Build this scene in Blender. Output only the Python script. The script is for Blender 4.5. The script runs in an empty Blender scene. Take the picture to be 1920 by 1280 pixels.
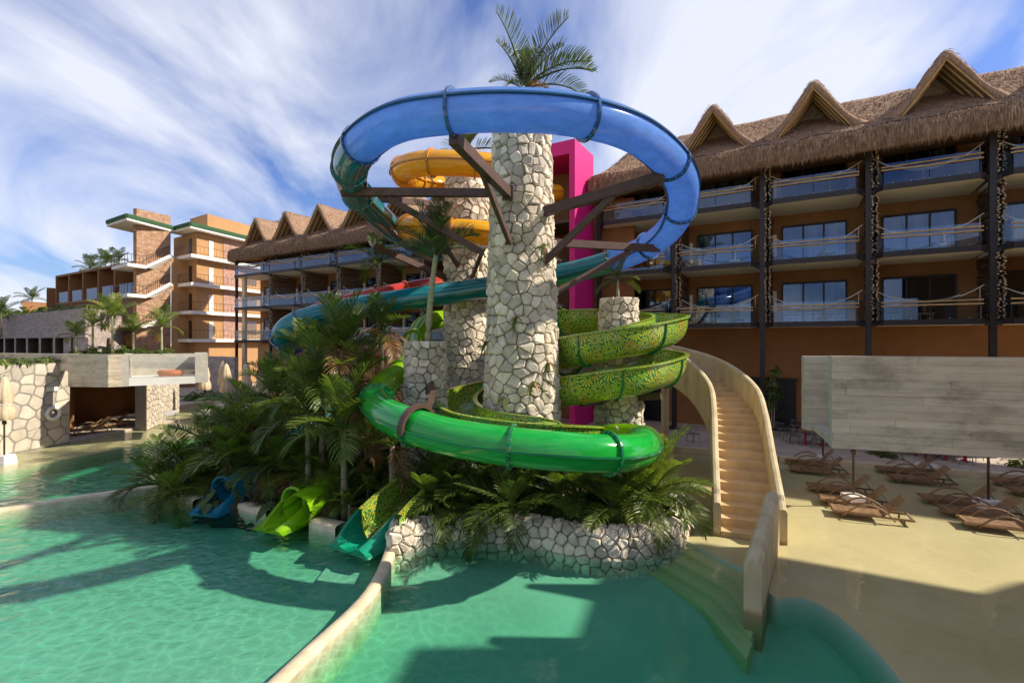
import bpy, math, random
from mathutils import Vector, Matrix, Euler, noise as mnoise
R = math.radians
sc = bpy.context.scene
# ------------------------------------------------------------------ camera, sky, sun, exposure
F = 907.0; CAMZ = 5.6
cam = bpy.data.objects.new('camera', bpy.data.cameras.new('camera'))
sc.collection.objects.link(cam); sc.camera = cam
cam.location = (0, 0, CAMZ); cam.rotation_euler = (R(90), 0, 0)
cam.data.sensor_width = 36; cam.data.lens = F/1920*36; cam.data.clip_end = 3000; cam.data.clip_start = .05
SUN_EL = R(40); SUN_DIR = Vector((1, -.02, 0)).normalized()      # horizontal direction towards the sun
to_sun = Vector((SUN_DIR.x*math.cos(SUN_EL), SUN_DIR.y*math.cos(SUN_EL), math.sin(SUN_EL)))
sl = bpy.data.lights.new('sun', 'SUN'); sl.energy = 4.6; sl.angle = R(.9); sl.color = (1, .92, .79)
so = bpy.data.objects.new('sun', sl); sc.collection.objects.link(so)
so.rotation_euler = to_sun.to_track_quat('Z', 'Y').to_euler(); so.location = (30, 0, 40)
wd = bpy.data.worlds.new('World'); sc.world = wd; wd.use_nodes = True
nt = wd.node_tree; nt.nodes.clear()
def N(t, **kw):
    n = nt.nodes.new(t)
    for k, v in kw.items(): setattr(n, k, v)
    return n
out = N('ShaderNodeOutputWorld'); bg = N('ShaderNodeBackground'); bg.inputs[1].default_value = .15
sky = N('ShaderNodeTexSky', sky_type='NISHITA', sun_disc=False)
sky.sun_elevation = SUN_EL; sky.sun_rotation = math.atan2(SUN_DIR.x, SUN_DIR.y); sky.air_density = 1.3; sky.dust_density = .6; sky.ozone_density = 3
tc = N('ShaderNodeTexCoord'); sep = N('ShaderNodeSeparateXYZ'); nt.links.new(tc.outputs['Generated'], sep.inputs[0])
def M(op, a, b=None):
    n = N('ShaderNodeMath', operation=op)
    for i, x in enumerate((a, b)):
        if x is None: continue
        if isinstance(x, (int, float)): n.inputs[i].default_value = x
        else: nt.links.new(x, n.inputs[i])
    return n.outputs[0]
den = M('ADD', M('MAXIMUM', sep.outputs[2], 0), .28)
cmb = N('ShaderNodeCombineXYZ')
nt.links.new(M('DIVIDE', sep.outputs[0], den), cmb.inputs[0]); nt.links.new(M('DIVIDE', sep.outputs[1], den), cmb.inputs[1])
mp = N('ShaderNodeMapping'); mp.inputs['Rotation'].default_value = (0, 0, R(-38)); mp.inputs['Scale'].default_value = (1.15, .5, 1); mp.inputs['Location'].default_value = (1.57, .71, 2.0)
nt.links.new(cmb.outputs[0], mp.inputs[0])
n1 = N('ShaderNodeTexNoise'); n1.inputs['Scale'].default_value = 1.0; n1.inputs['Detail'].default_value = 7; n1.inputs['Roughness'].default_value = .54; n1.inputs['Distortion'].default_value = 1.3
nt.links.new(mp.outputs[0], n1.inputs['Vector'])
rp = N('ShaderNodeValToRGB'); rp.color_ramp.elements[0].position = .36; rp.color_ramp.elements[0].color = (.03, .03, .03, 1); rp.color_ramp.elements[1].position = .60; rp.color_ramp.elements[1].color = (.93, .93, .93, 1)
nt.links.new(n1.outputs[0], rp.inputs[0])
mx = N('ShaderNodeMix', data_type='RGBA'); mx.inputs[7].default_value = (3.75, 3.9, 4.4, 1)
tint = N('ShaderNodeMix', data_type='RGBA', blend_type='MULTIPLY'); tint.inputs[0].default_value = 1; tint.inputs[7].default_value = (.33, .40, .63, 1)
nt.links.new(sky.outputs[0], tint.inputs[6])
nt.links.new(rp.outputs[0], mx.inputs[0]); nt.links.new(tint.outputs[2], mx.inputs[6])
nt.links.new(mx.outputs[2], bg.inputs[0]); nt.links.new(bg.outputs[0], out.inputs[0])
sc.view_settings.view_transform = 'Standard'; sc.view_settings.look = 'None'; sc.view_settings.exposure = .68; sc.view_settings.gamma = 1
sc.cycles.transparent_max_bounces = 24; sc.cycles.max_bounces = 8; sc.cycles.caustics_reflective = False; sc.cycles.caustics_refractive = False
sc.cycles.use_denoising = True
# ------------------------------------------------------------------ helpers
C = sc.collection
def P(px, py, Y): return Vector(((px-960)/F*Y, Y, CAMZ+(640-py)/F*Y))
def G(px, py, z=0):
    Y = (CAMZ-z)*F/(py-640); return Vector(((px-960)/F*Y, Y, z))
def V(*a): return Vector(a)
class MB:
    def __init__(s): s.v = []; s.f = []; s.uv = None; s.mi = []
    def add(s, vs, fs):
        b = len(s.v); s.v += [tuple(x) for x in vs]; s.f += [tuple(b+i for i in f) for f in fs]; return s
    def hexa(s, p):      # 8 points: bottom 4 then top 4
        return s.add(p, [(3,2,1,0),(4,5,6,7),(0,1,5,4),(1,2,6,5),(2,3,7,6),(3,0,4,7)])
    def box(s, c, sz, rz=0):
        cx, sx = math.cos(rz), math.sin(rz); p = []
        for z in (-.5, .5):
            for x, y in ((-.5,-.5),(.5,-.5),(.5,.5),(-.5,.5)):
                a, b = x*sz[0], y*sz[1]; p.append((c[0]+a*cx-b*sx, c[1]+a*sx+b*cx, c[2]+z*sz[2]))
        return s.hexa(p)
    def bar(s, a, b, w, h, up=Vector((0,0,1))):      # rectangular beam from a to b
        a, b = Vector(a), Vector(b); t = (b-a).normalized(); sd = t.cross(up)
        if sd.length < 1e-4: sd = t.cross(Vector((0,1,0)))
        sd.normalize(); u = sd.cross(t); p = []
        for q in (a, b):
            p += [q-sd*w/2-u*h/2, q+sd*w/2-u*h/2, q+sd*w/2+u*h/2, q-sd*w/2+u*h/2]
        return s.add(p, [(0,1,2,3),(7,6,5,4),(0,4,5,1),(1,5,6,2),(2,6,7,3),(3,7,4,0)])
    def prism(s, poly, z0, z1):
        n = len(poly); a = sum(poly[i][0]*poly[(i+1)%n][1]-poly[(i+1)%n][0]*poly[i][1] for i in range(n))
        if a < 0: poly = poly[::-1]
        vs = [(p[0],p[1],z0) for p in poly]+[(p[0],p[1],z1) for p in poly]
        return s.add(vs, [tuple(range(n-1,-1,-1)), tuple(range(n,2*n))]+[(i,(i+1)%n,n+(i+1)%n,n+i) for i in range(n)])
    def tube(s, pts, r, n=8, cap=True, r1=None):
        pts = [Vector(p) for p in pts]; m = len(pts); b = []
        for i, p in enumerate(pts):
            t = (pts[min(i+1,m-1)]-pts[max(i-1,0)]).normalized(); sd = t.cross(Vector((0,0,1)))
            if sd.length < .05: sd = t.cross(Vector((0,1,0)))
            sd.normalize(); u = sd.cross(t); rr = r if r1 is None else r+(r1-r)*i/(m-1)
            if isinstance(r, (list,tuple)): rr = r[i]
            b += [p+(sd*math.cos(2*math.pi*k/n)+u*math.sin(2*math.pi*k/n))*rr for k in range(n)]
        fs = [(i*n+k, i*n+(k+1)%n, (i+1)*n+(k+1)%n, (i+1)*n+k) for i in range(m-1) for k in range(n)]
        if cap: fs += [tuple(range(n-1,-1,-1)), tuple(range((m-1)*n, m*n))]
        return s.add(b, fs)
    def lathe(s, prof, c, n=12):
        b = [(c[0]+r*math.cos(2*math.pi*k/n), c[1]+r*math.sin(2*math.pi*k/n), c[2]+z) for r, z in prof for k in range(n)]
        m = len(prof)
        return s.add(b, [(i*n+k, i*n+(k+1)%n, (i+1)*n+(k+1)%n, (i+1)*n+k) for i in range(m-1) for k in range(n)]+[tuple(range(n-1,-1,-1)), tuple(range((m-1)*n, m*n))])
    def grid(s, rows, closed=False):
        m, n = len(rows), len(rows[0])
        return s.add([p for r in rows for p in r], [(i*n+k, i*n+(k+1)%n, (i+1)*n+(k+1)%n, (i+1)*n+k) for i in range(m-1) for k in range(n if closed else n-1)])
    def mesh(s, name, mat, smooth=False):
        me = bpy.data.meshes.new(name); me.from_pydata(s.v, [], s.f)
        for m in (mat if isinstance(mat, (list,tuple)) else [mat]): me.materials.append(MATS[m] if isinstance(m, str) else m)
        if smooth: me.polygons.foreach_set('use_smooth', [True]*len(me.polygons))
        if s.mi: me.polygons.foreach_set('material_index', s.mi)
        if s.uv:
            l = me.uv_layers.new(name='UVMap'); l.data.foreach_set('uv', [c for q in s.uv for c in q])
        me.update(); return me
    def build(s, name, mat, parent=None, smooth=False, at=None, **kw):
        if at is not None:
            at = Vector(at); s.v = [(x-at.x, y-at.y, z-at.z) for x, y, z in s.v]
        o = put(name, s.mesh(name, mat, smooth), parent, at); tag(o, **kw); return o
def put(name, me, parent=None, at=None, rot=None, scale=None):
    o = bpy.data.objects.new(name, me); C.objects.link(o)
    if at is not None: o.location = at
    if rot is not None: o.rotation_euler = rot
    if scale is not None: o.scale = scale if hasattr(scale, '__len__') else (scale,)*3
    if parent is not None:
        o.parent = parent; w = WORLD.get(parent.name)
        if w is None: w = Matrix.Translation(parent.location)
        o.matrix_parent_inverse = w.inverted()
        WORLD[o.name] = Matrix.LocRotScale(o.location, o.rotation_euler, o.scale)
    return o
WORLD = {}
def tag(o, label=None, cat=None, group=None, kind=None):
    if label: o['label'] = label
    if cat: o['category'] = cat
    if group: o['group'] = group
    if kind: o['kind'] = kind
    return o
def thing(name, label, cat, loc, group=None, kind=None):
    o = bpy.data.objects.new(name, None); C.objects.link(o); o.location = loc; o.empty_display_size = .2
    WORLD[o.name] = Matrix.Translation(Vector(loc)); return tag(o, label, cat, group, kind)
def spline(pts, step=.2):
    pts = [Vector(p) for p in pts]; q = [pts[0]*2-pts[1]]+pts+[pts[-1]*2-pts[-2]]; o = []; idx = []
    for i in range(1, len(q)-2):
        p0, p1, p2, p3 = q[i-1:i+3]; n = max(2, int((p2-p1).length/step))
        idx.append(len(o))
        for k in range(n):
            t = k/n
            o.append(.5*((2*p1)+(p2-p0)*t+(2*p0-5*p1+4*p2-p3)*t*t+(3*p1-p0-3*p2+p3)*t**3))
    idx.append(len(o)); o.append(pts[-1]); return o, idx
# ------------------------------------------------------------------ materials
MATS = {}
def newmat(name):
    m = bpy.data.materials.new(name); m.use_nodes = True; MATS[name] = m; t = m.node_tree
    b = t.nodes.get('Principled BSDF'); return m, t, b
def L(t, a, b): t.links.new(a, b)
def ramp(t, src, stops):
    r = t.nodes.new('ShaderNodeValToRGB'); e = r.color_ramp.elements
    while len(e) < len(stops): e.new(.5)
    for i, (p, c) in enumerate(stops): e[i].position = p; e[i].color = (*c, 1) if len(c) == 3 else c
    L(t, src, r.inputs[0]); return r.outputs[0]
def tex(t, kind, scale, vec=None, **kw):
    n = t.nodes.new('ShaderNodeTex'+kind); n.inputs['Scale'].default_value = scale
    for k, v in kw.items():
        if k in n.inputs: n.inputs[k].default_value = v
        else: setattr(n, k, v)
    if vec is not None: L(t, vec, n.inputs['Vector'])
    return n
def coords(t, scale=(1,1,1), rot=(0,0,0), kind='Object'):
    c = t.nodes.new('ShaderNodeTexCoord'); m = t.nodes.new('ShaderNodeMapping'); m.inputs['Scale'].default_value = scale; m.inputs['Rotation'].default_value = rot
    if kind == 'World':
        g = t.nodes.new('ShaderNodeNewGeometry'); L(t, g.outputs['Position'], m.inputs[0])
    else: L(t, c.outputs[kind], m.inputs[0])
    return m.outputs[0]
def mixc(t, fac, a, b, mode='MIX'):
    n = t.nodes.new('ShaderNodeMix'); n.data_type = 'RGBA'; n.blend_type = mode
    for i, x in ((0, fac), (6, a), (7, b)):
        if isinstance(x, (int, float)): n.inputs[i].default_value = x
        elif isinstance(x, tuple): n.inputs[i].default_value = (*x[:3], 1)
        else: L(t, x, n.inputs[i])
    return n.outputs[2]
def bump(t, b, src, strength, dist=.02):
    n = t.nodes.new('ShaderNodeBump'); n.inputs['Strength'].default_value = strength; n.inputs['Distance'].default_value = dist
    L(t, src, n.inputs['Height']); L(t, n.outputs[0], b.inputs['Normal'])
def pm(name, c1, c2=None, scale=4, rough=.8, bp=0, bscale=None, stretch=(1,1,1), metal=0, coat=0, rand=0, spec=.4):
    m, t, b = newmat(name); b.inputs['Roughness'].default_value = rough; b.inputs['Metallic'].default_value = metal; b.inputs['Specular IOR Level'].default_value = spec
    b.inputs['Coat Weight'].default_value = coat; b.inputs['Coat Roughness'].default_value = .08
    v = coords(t, stretch, kind='World'); n = tex(t, 'Noise', scale, v, Detail=6, Roughness=.6)
    c2 = c2 or tuple(x*.78 for x in c1); col = ramp(t, n.outputs[0], [(.3, c2), (.7, c1)])
    if rand:
        g = t.nodes.new('ShaderNodeNewGeometry'); oi = t.nodes.new('ShaderNodeObjectInfo')
        a = t.nodes.new('ShaderNodeMath'); a.operation = 'ADD'; L(t, g.outputs['Random Per Island'], a.inputs[0]); L(t, oi.outputs['Random'], a.inputs[1])
        f = t.nodes.new('ShaderNodeMath'); f.operation = 'FRACT'; L(t, a.outputs[0], f.inputs[0])
        k = ramp(t, f.outputs[0], [(0, (1-rand,)*3), (1, (1+rand*.5, 1+rand*.45, 1+rand*.38))])
        col = mixc(t, 1.0, col, k, 'MULTIPLY')
    L(t, col, b.inputs['Base Color'])
    if bp:
        n2 = tex(t, 'Noise', bscale or scale*6, v, Detail=5); bump(t, b, n2.outputs[0], bp)
    return m
pm('stone', (.82,.72,.56), (.54,.45,.34), 4.5, .9, 1.0, 16, rand=.36)
pm('mortar', (.22,.175,.12), (.13,.105,.075), 6, .95, .5, 40)
pm('mortar_pale', (.3,.27,.22), (.2,.18,.15), 6, .95, .5, 40)
pm('wall_stone', (.60,.52,.41), (.42,.36,.28), 2.5, .9, .6, 30, rand=.22)
pm('wet_stone', (.46,.40,.3), (.28,.24,.18), 3.2, .5, .7, 22, rand=.3)
pm('cream', (.70,.56,.36), (.56,.43,.26), 1.3, .75, .25, 30)
pm('cream_kerb', (.72,.60,.40), (.50,.39,.24), 2.6, .6, .25, 30)
pm('stair_plaster', (.66,.46,.24), (.48,.32,.15), 1.6, .75, .3, 25, stretch=(1,1,.5))
pm('stair_outer', (.64,.52,.32), (.43,.335,.18), 1.9, .75, .35, 25, stretch=(1,1,.4))
t = MATS['stair_outer'].node_tree; b = t.nodes['Principled BSDF']; src = b.inputs['Base Color'].links[0].from_socket; g_ = t.nodes.new('ShaderNodeNewGeometry'); s_ = t.nodes.new('ShaderNodeSeparateXYZ'); L(t, g_.outputs['Position'], s_.inputs[0])
no = tex(t, 'Noise', 7, g_.outputs['Position'], Detail=4); ad = t.nodes.new('ShaderNodeMath'); ad.operation = 'MULTIPLY_ADD'; L(t, no.outputs[0], ad.inputs[0]); ad.inputs[1].default_value = .12; L(t, s_.outputs[2], ad.inputs[2])
L(t, mixc(t, ramp(t, ad.outputs[0], [(.06,(.75,.75,.75)),(.16,(0,0,0))]), src, (.33,.17,.06)), b.inputs['Base Color'])      # orange waterline stain
pm('orange', (.33,.155,.06), (.27,.122,.045), .8, .85, .2, 40)
pm('orange_light', (.46,.25,.105), (.39,.21,.085), .8, .85, .2, 40)
pm('soffit', (.86,.79,.66), (.80,.73,.6), .7, .85)
pm('white_slab', (.82,.77,.69), (.70,.65,.57), .8, .8)
pm('steel', (.028,.021,.022), (.018,.014,.015), 3, .45)
pm('rust_steel', (.105,.055,.038), (.065,.035,.026), 4, .5, .15, 60)
pm('pink', (.66,.012,.19), (.60,.01,.165), 1.5, .55, .1, 30)
pm('brown_panel', (.30,.135,.05), (.22,.095,.035), 1.2, .8)
pm('wood', (.37,.215,.105), (.19,.105,.05), 5, .6, .4, 40, stretch=(1,1,1), rand=.3)
pm('bamboo', (.62,.40,.17), (.42,.25,.09), 4, .5, .2, 30, rand=.2)
pm('stick', (.25,.15,.085), (.11,.065,.038), 7, .85, .4, 40, rand=.45)
pm('stick_end', (.55,.42,.28), (.36,.26,.17), 9, .9, rand=.3)
pm('thatch', (.42,.265,.165), (.19,.115,.07), 6, .95, 1.0, 60, stretch=(2.2,2.2,.7))
pm('thatch_pale', (.46,.36,.27), (.19,.125,.085), 9, .95, 1.0, 70)
pm('strand', (.55,.365,.24), (.29,.18,.112), 3, .9, rand=.55)
pm('concrete_edge', (.50,.455,.37), (.38,.34,.27), 3, .85, .4, 40)
pm('umbrella', (.66,.50,.33), (.52,.38,.24), 3, .9, .3, 20)
pm('white_block', (.78,.73,.66), (.66,.6,.53), 3, .8, .2, 40)
pm('soil', (.075,.055,.03), (.035,.028,.016), 3, .95, .8, 20)
pm('paving', (.56,.46,.36), (.36,.29,.225), 2.2, .8, .4, 30)
pm('sand', (.76,.575,.30), (.62,.46,.225), .55, .8, .3, 30)
pm('pool_floor', (.52,.57,.47), (.41,.46,.37), .5, .8, .1, 10)
pm('trunk', (.34,.27,.17), (.17,.13,.08), 4, .9, .6, 30, stretch=(1,1,5))
pm('trunk_green', (.40,.39,.22), (.26,.25,.13), 3, .8, .4, 30, stretch=(1,1,5))
pm('rope', (.72,.66,.58), (.6,.54,.46), 6, .9)
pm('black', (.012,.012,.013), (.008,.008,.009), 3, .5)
pm('table_pink', (.55,.01,.13), None, 3, .5)
pm('grey_metal', (.2,.2,.2), (.13,.13,.13), 4, .45)
pm('green_roof', (.035,.11,.035), (.02,.07,.025), 5, .8, .5, 30)
pm('curtain', (.52,.46,.34), (.40,.35,.25), 3, .9)
pm('orange_float', (.75,.16,.06), None, 2, .5)
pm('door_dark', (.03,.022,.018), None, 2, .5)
# brick-like cladding in thin long courses
def cladding(name, cols, sx=2.2, sz=9):
    m, t, b = newmat(name); v = coords(t, (1,1,1), kind='World')
    s = t.nodes.new('ShaderNodeSeparateXYZ'); L(t, v, s.inputs[0]); a = t.nodes.new('ShaderNodeMath'); a.operation = 'ADD'; L(t, s.outputs[0], a.inputs[0]); L(t, s.outputs[1], a.inputs[1])
    c = t.nodes.new('ShaderNodeCombineXYZ'); L(t, a.outputs[0], c.inputs[0]); L(t, s.outputs[2], c.inputs[1])
    n = t.nodes.new('ShaderNodeTexBrick'); L(t, c.outputs[0], n.inputs['Vector']); n.inputs['Scale'].default_value = 1
    n.inputs['Brick Width'].default_value = 1/sx; n.inputs['Row Height'].default_value = 1/sz; n.inputs['Mortar Size'].default_value = .012
    n.inputs['Color1'].default_value = (*cols[0],1); n.inputs['Color2'].default_value = (*cols[1],1); n.inputs['Mortar'].default_value = (*cols[2],1)
    n.offset = .37; no = tex(t, 'Noise', 2.5, v, Detail=4)
    L(t, mixc(t, .6, n.outputs[0], ramp(t, no.outputs[0], [(.3,(.55,.5,.5)),(.7,(1.25,1.2,1.1))]), 'MULTIPLY'), b.inputs['Base Color'])
    b.inputs['Roughness'].default_value = .9; bump(t, b, n.outputs['Fac'], -.5)
cladding('clad_stone', [(.52,.33,.2),(.34,.19,.115),(.17,.1,.065)])
cladding('clad_brick', [(.40,.19,.13),(.5,.33,.26),(.3,.2,.16)], 4.5, 12)
cladding('far_stone', [(.43,.36,.32),(.33,.27,.24),(.26,.21,.19)], 3.2, 4.5)
# board-marked concrete
m, t, b = newmat('board_concrete'); v = coords(t, (1,1,1), kind='World')
n = tex(t, 'Noise', 1.4, coords(t, (.5,.5,5), kind='World'), Detail=8, Roughness=.68); n2 = tex(t, 'Noise', 9, coords(t, (.35,.35,6), kind='World'), Detail=5)
g = t.nodes.new('ShaderNodeNewGeometry')
col = ramp(t, n.outputs[0], [(.25,(.44,.34,.23)),(.5,(.585,.475,.34)),(.75,(.65,.55,.41))])
col = mixc(t, 1, col, ramp(t, g.outputs['Random Per Island'], [(0,(.95,.95,.95)),(1,(1.04,1.03,1.02))]), 'MULTIPLY')
oi = t.nodes.new('ShaderNodeObjectInfo'); col = mixc(t, 1, col, ramp(t, oi.outputs['Random'], [(0,(.93,.93,.93)),(1,(1.05,1.05,1.04))]), 'MULTIPLY')
nz = tex(t, 'Noise', .9, coords(t, (1,1,2.2), kind='World'), Detail=9, Roughness=.72); col = mixc(t, 1, col, ramp(t, nz.outputs[0], [(.36,(.62,.61,.60)),(.52,(1,1,1)),(.7,(1.1,1.08,1.05))]), 'MULTIPLY')
L(t, col, b.inputs['Base Color']); b.inputs['Roughness'].default_value = .85; bump(t, b, n2.outputs[0], .6, .012)
# leaves
def leaf(name, ca, cb, trans=.35):
    m, t, b = newmat(name); o = t.nodes.get('Material Output'); oi = t.nodes.new('ShaderNodeObjectInfo'); g = t.nodes.new('ShaderNodeNewGeometry')
    n = tex(t, 'Noise', 1.3, coords(t, kind='World'), Detail=3)
    c = ramp(t, oi.outputs['Random'], [(0, ca), (1, cb)])
    c = mixc(t, 1, c, ramp(t, n.outputs[0], [(.3,(.7,.75,.7)),(.7,(1.25,1.2,1.05))]), 'MULTIPLY')
    c = mixc(t, 1, c, ramp(t, g.outputs['Random Per Island'], [(0,(.75,.75,.75)),(1,(1.25,1.2,1.1))]), 'MULTIPLY')
    L(t, c, b.inputs['Base Color']); b.inputs['Roughness'].default_value = .42; b.inputs['Specular IOR Level'].default_value = .5
    tr = t.nodes.new('ShaderNodeBsdfTranslucent'); L(t, mixc(t, 1, c, (1.3,1.5,.6), 'MULTIPLY'), tr.inputs[0])
    ms = t.nodes.new('ShaderNodeMixShader'); ms.inputs[0].default_value = trans; L(t, b.outputs[0], ms.inputs[1]); L(t, tr.outputs[0], ms.inputs[2]); L(t, ms.outputs[0], o.inputs[0])
leaf('leaf', (.085,.13,.022), (.17,.215,.04), .42); leaf('leaf_dark', (.06,.095,.02), (.10,.14,.03), .42); leaf('leaf_brown', (.21,.10,.04), (.31,.17,.075), .2)
leaf('leaf_grey', (.06,.09,.035), (.11,.14,.06)); leaf('leaf_yellow', (.15,.20,.03), (.22,.24,.05))
# glossy fibreglass
def fibre(name, c, trans=0, rough=.12, streak=.12):
    m, t, b = newmat(name); o = t.nodes.get('Material Output'); v = coords(t, (1,1,1), kind='World')
    n = tex(t, 'Noise', 2.0, coords(t, (1.2,1.2,5), kind='World'), Detail=6, Roughness=.65)
    col = ramp(t, n.outputs[0], [(.3, tuple(x*(1-streak) for x in c)), (.7, tuple(min(1, x*(1+streak)+.01) for x in c))])
    L(t, col, b.inputs['Base Color']); b.inputs['Roughness'].default_value = rough; b.inputs['Coat Weight'].default_value = .4; b.inputs['Coat Roughness'].default_value = .05
    if trans:
        tr = t.nodes.new('ShaderNodeBsdfTranslucent'); L(t, col, tr.inputs[0]); ms = t.nodes.new('ShaderNodeMixShader'); ms.inputs[0].default_value = trans
        L(t, b.outputs[0], ms.inputs[1]); L(t, tr.outputs[0], ms.inputs[2]); L(t, ms.outputs[0], o.inputs[0])
fibre('blue', (.21,.42,.84), .55, .18, .14); fibre('blue_dark', (.015,.08,.2)); fibre('teal', (.003,.19,.22), .15); fibre('teal_dark', (.002,.08,.09)); fibre('yellow', (.84,.43,.014), .3)
fibre('yellow_dark', (.5,.2,.01)); fibre('green', (.006,.34,.035), .12); fibre('green_dark', (.004,.17,.05)); fibre('lime', (.27,.54,.008), .3); fibre('lime_dark', (.16,.36,.01))
fibre('red', (.5,.045,.03), .15); fibre('red_dark', (.6,.12,.03)); fibre('exit_blue', (.004,.17,.27), .15); fibre('exit_teal', (.003,.33,.17), .25); fibre('slate_blue', (.08,.14,.45), .2)
# fan mosaic on the open flume (uses UV in metres)
m, t, b = newmat('fan_mosaic'); c = t.nodes.new('ShaderNodeTexCoord')
vo = tex(t, 'Voronoi', 3.5, c.outputs['UV'], voronoi_dimensions='2D', Randomness=.75)
sc_ = t.nodes.new('ShaderNodeVectorMath'); sc_.operation = 'SCALE'; sc_.inputs['Scale'].default_value = 1
d = t.nodes.new('ShaderNodeVectorMath'); d.operation = 'SUBTRACT'; L(t, c.outputs['UV'], d.inputs[0]); L(t, vo.outputs['Position'], d.inputs[1])
s = t.nodes.new('ShaderNodeSeparateXYZ'); L(t, d.outputs[0], s.inputs[0])
def TM(op, a, b2=None):
    n = t.nodes.new('ShaderNodeMath'); n.operation = op
    for i, x in enumerate((a, b2)):
        if x is None: continue
        if isinstance(x, (int, float)): n.inputs[i].default_value = x
        else: L(t, x, n.inputs[i])
    return n.outputs[0]
ang = TM('ARCTAN2', s.outputs[1], s.outputs[0]); ray = TM('GREATER_THAN', TM('SINE', TM('MULTIPLY', ang, 13)), -.3)
ve = tex(t, 'Voronoi', 3.5, c.outputs['UV'], voronoi_dimensions='2D', Randomness=.75, feature='DISTANCE_TO_EDGE')
msk = TM('MULTIPLY', TM('MULTIPLY', ray, TM('GREATER_THAN', ve.outputs['Distance'], .035)), TM('GREATER_THAN', vo.outputs['Distance'], .12))
hue = t.nodes.new('ShaderNodeSeparateColor'); L(t, vo.outputs['Color'], hue.inputs[0])
fc = ramp(t, hue.outputs[0], [(0,(.52,.50,.03)),(.45,(.38,.53,.03)),(.75,(.54,.37,.03)),(1,(.30,.48,.04))])
L(t, mixc(t, msk, (.012,.16,.045), fc), b.inputs['Base Color']); b.inputs['Roughness'].default_value = .25; b.inputs['Coat Weight'].default_value = .3
# glass: straight-through panes with fresnel reflection
def glass(name, tint, refl=.1, gl=(1,1,1)):
    m, t, b = newmat(name); o = t.nodes.get('Material Output'); t.nodes.remove(b)
    tr = t.nodes.new('ShaderNodeBsdfTransparent'); tr.inputs[0].default_value = (*tint,1); g = t.nodes.new('ShaderNodeBsdfGlossy'); g.inputs['Roughness'].default_value = .02; g.inputs[0].default_value = (*gl,1)
    lw = t.nodes.new('ShaderNodeLayerWeight'); lw.inputs[0].default_value = .35; a = t.nodes.new('ShaderNodeMath'); a.operation = 'MULTIPLY_ADD'; L(t, lw.outputs['Fresnel'], a.inputs[0]); a.inputs[1].default_value = .7; a.inputs[2].default_value = refl; a.use_clamp = True
    bf = t.nodes.new('ShaderNodeNewGeometry'); iv = t.nodes.new('ShaderNodeMath'); iv.operation = 'SUBTRACT'; iv.inputs[0].default_value = 1; L(t, bf.outputs['Backfacing'], iv.inputs[1]); mu = t.nodes.new('ShaderNodeMath'); mu.operation = 'MULTIPLY'; L(t, a.outputs[0], mu.inputs[0]); L(t, iv.outputs[0], mu.inputs[1])
    ms = t.nodes.new('ShaderNodeMixShader'); L(t, mu.outputs[0], ms.inputs[0]); L(t, tr.outputs[0], ms.inputs[1]); L(t, g.outputs[0], ms.inputs[2]); L(t, ms.outputs[0], o.inputs[0])
glass('rail_glass', (.82,.89,.94), .10, (.55,.68,.92)); glass('window_glass', (.65,.68,.7), .16, (.42,.54,.76)); glass('clear_glass', (.86,.9,.92), .1)
# water
m, t, b = newmat('water'); o = t.nodes.get('Material Output'); t.nodes.remove(b)
tr = t.nodes.new('ShaderNodeBsdfTransparent'); g = t.nodes.new('ShaderNodeBsdfGlossy'); g.inputs['Roughness'].default_value = .015
# caustic light net put into the surface's transmission colour, weaker towards the right
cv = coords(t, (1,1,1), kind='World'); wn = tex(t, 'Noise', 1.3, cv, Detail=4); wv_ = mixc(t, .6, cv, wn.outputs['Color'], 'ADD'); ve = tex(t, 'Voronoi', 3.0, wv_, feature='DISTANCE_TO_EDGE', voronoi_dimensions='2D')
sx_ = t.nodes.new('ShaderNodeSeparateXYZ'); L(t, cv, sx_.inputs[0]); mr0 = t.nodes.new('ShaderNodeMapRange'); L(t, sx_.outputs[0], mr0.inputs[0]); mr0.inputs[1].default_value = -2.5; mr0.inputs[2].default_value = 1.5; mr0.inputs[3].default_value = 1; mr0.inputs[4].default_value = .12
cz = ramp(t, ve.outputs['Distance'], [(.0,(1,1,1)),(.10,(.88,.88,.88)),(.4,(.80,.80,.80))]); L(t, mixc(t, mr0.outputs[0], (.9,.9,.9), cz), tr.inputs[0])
fr = t.nodes.new('ShaderNodeFresnel'); fr.inputs[0].default_value = 1.33
v = coords(t, kind='World'); na = tex(t, 'Noise', 2.1, coords(t, (1,1.5,1), (0,0,R(25)), kind='World'), Detail=4, Distortion=.8); nb = tex(t, 'Noise', .13, v, Detail=2)
s = t.nodes.new('ShaderNodeSeparateXYZ'); L(t, v, s.inputs[0]); mr = t.nodes.new('ShaderNodeMapRange'); L(t, s.outputs[0], mr.inputs[0])
mr.inputs[1].default_value = -3.5; mr.inputs[2].default_value = .5; mr.inputs[3].default_value = .30; mr.inputs[4].default_value = .022
bn = t.nodes.new('ShaderNodeBump'); bn.inputs['Distance'].default_value = .30; L(t, mr.outputs[0], bn.inputs['Strength']); L(t, na.outputs[0], bn.inputs['Height'])
L(t, bn.outputs[0], g.inputs['Normal']); L(t, bn.outputs[0], fr.inputs['Normal'])
bf = t.nodes.new('ShaderNodeNewGeometry'); iv = t.nodes.new('ShaderNodeMath'); iv.operation = 'SUBTRACT'; iv.inputs[0].default_value = 1; L(t, bf.outputs['Backfacing'], iv.inputs[1]); mu = t.nodes.new('ShaderNodeMath'); mu.operation = 'MULTIPLY'; L(t, fr.outputs[0], mu.inputs[0]); L(t, iv.outputs[0], mu.inputs[1])
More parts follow.
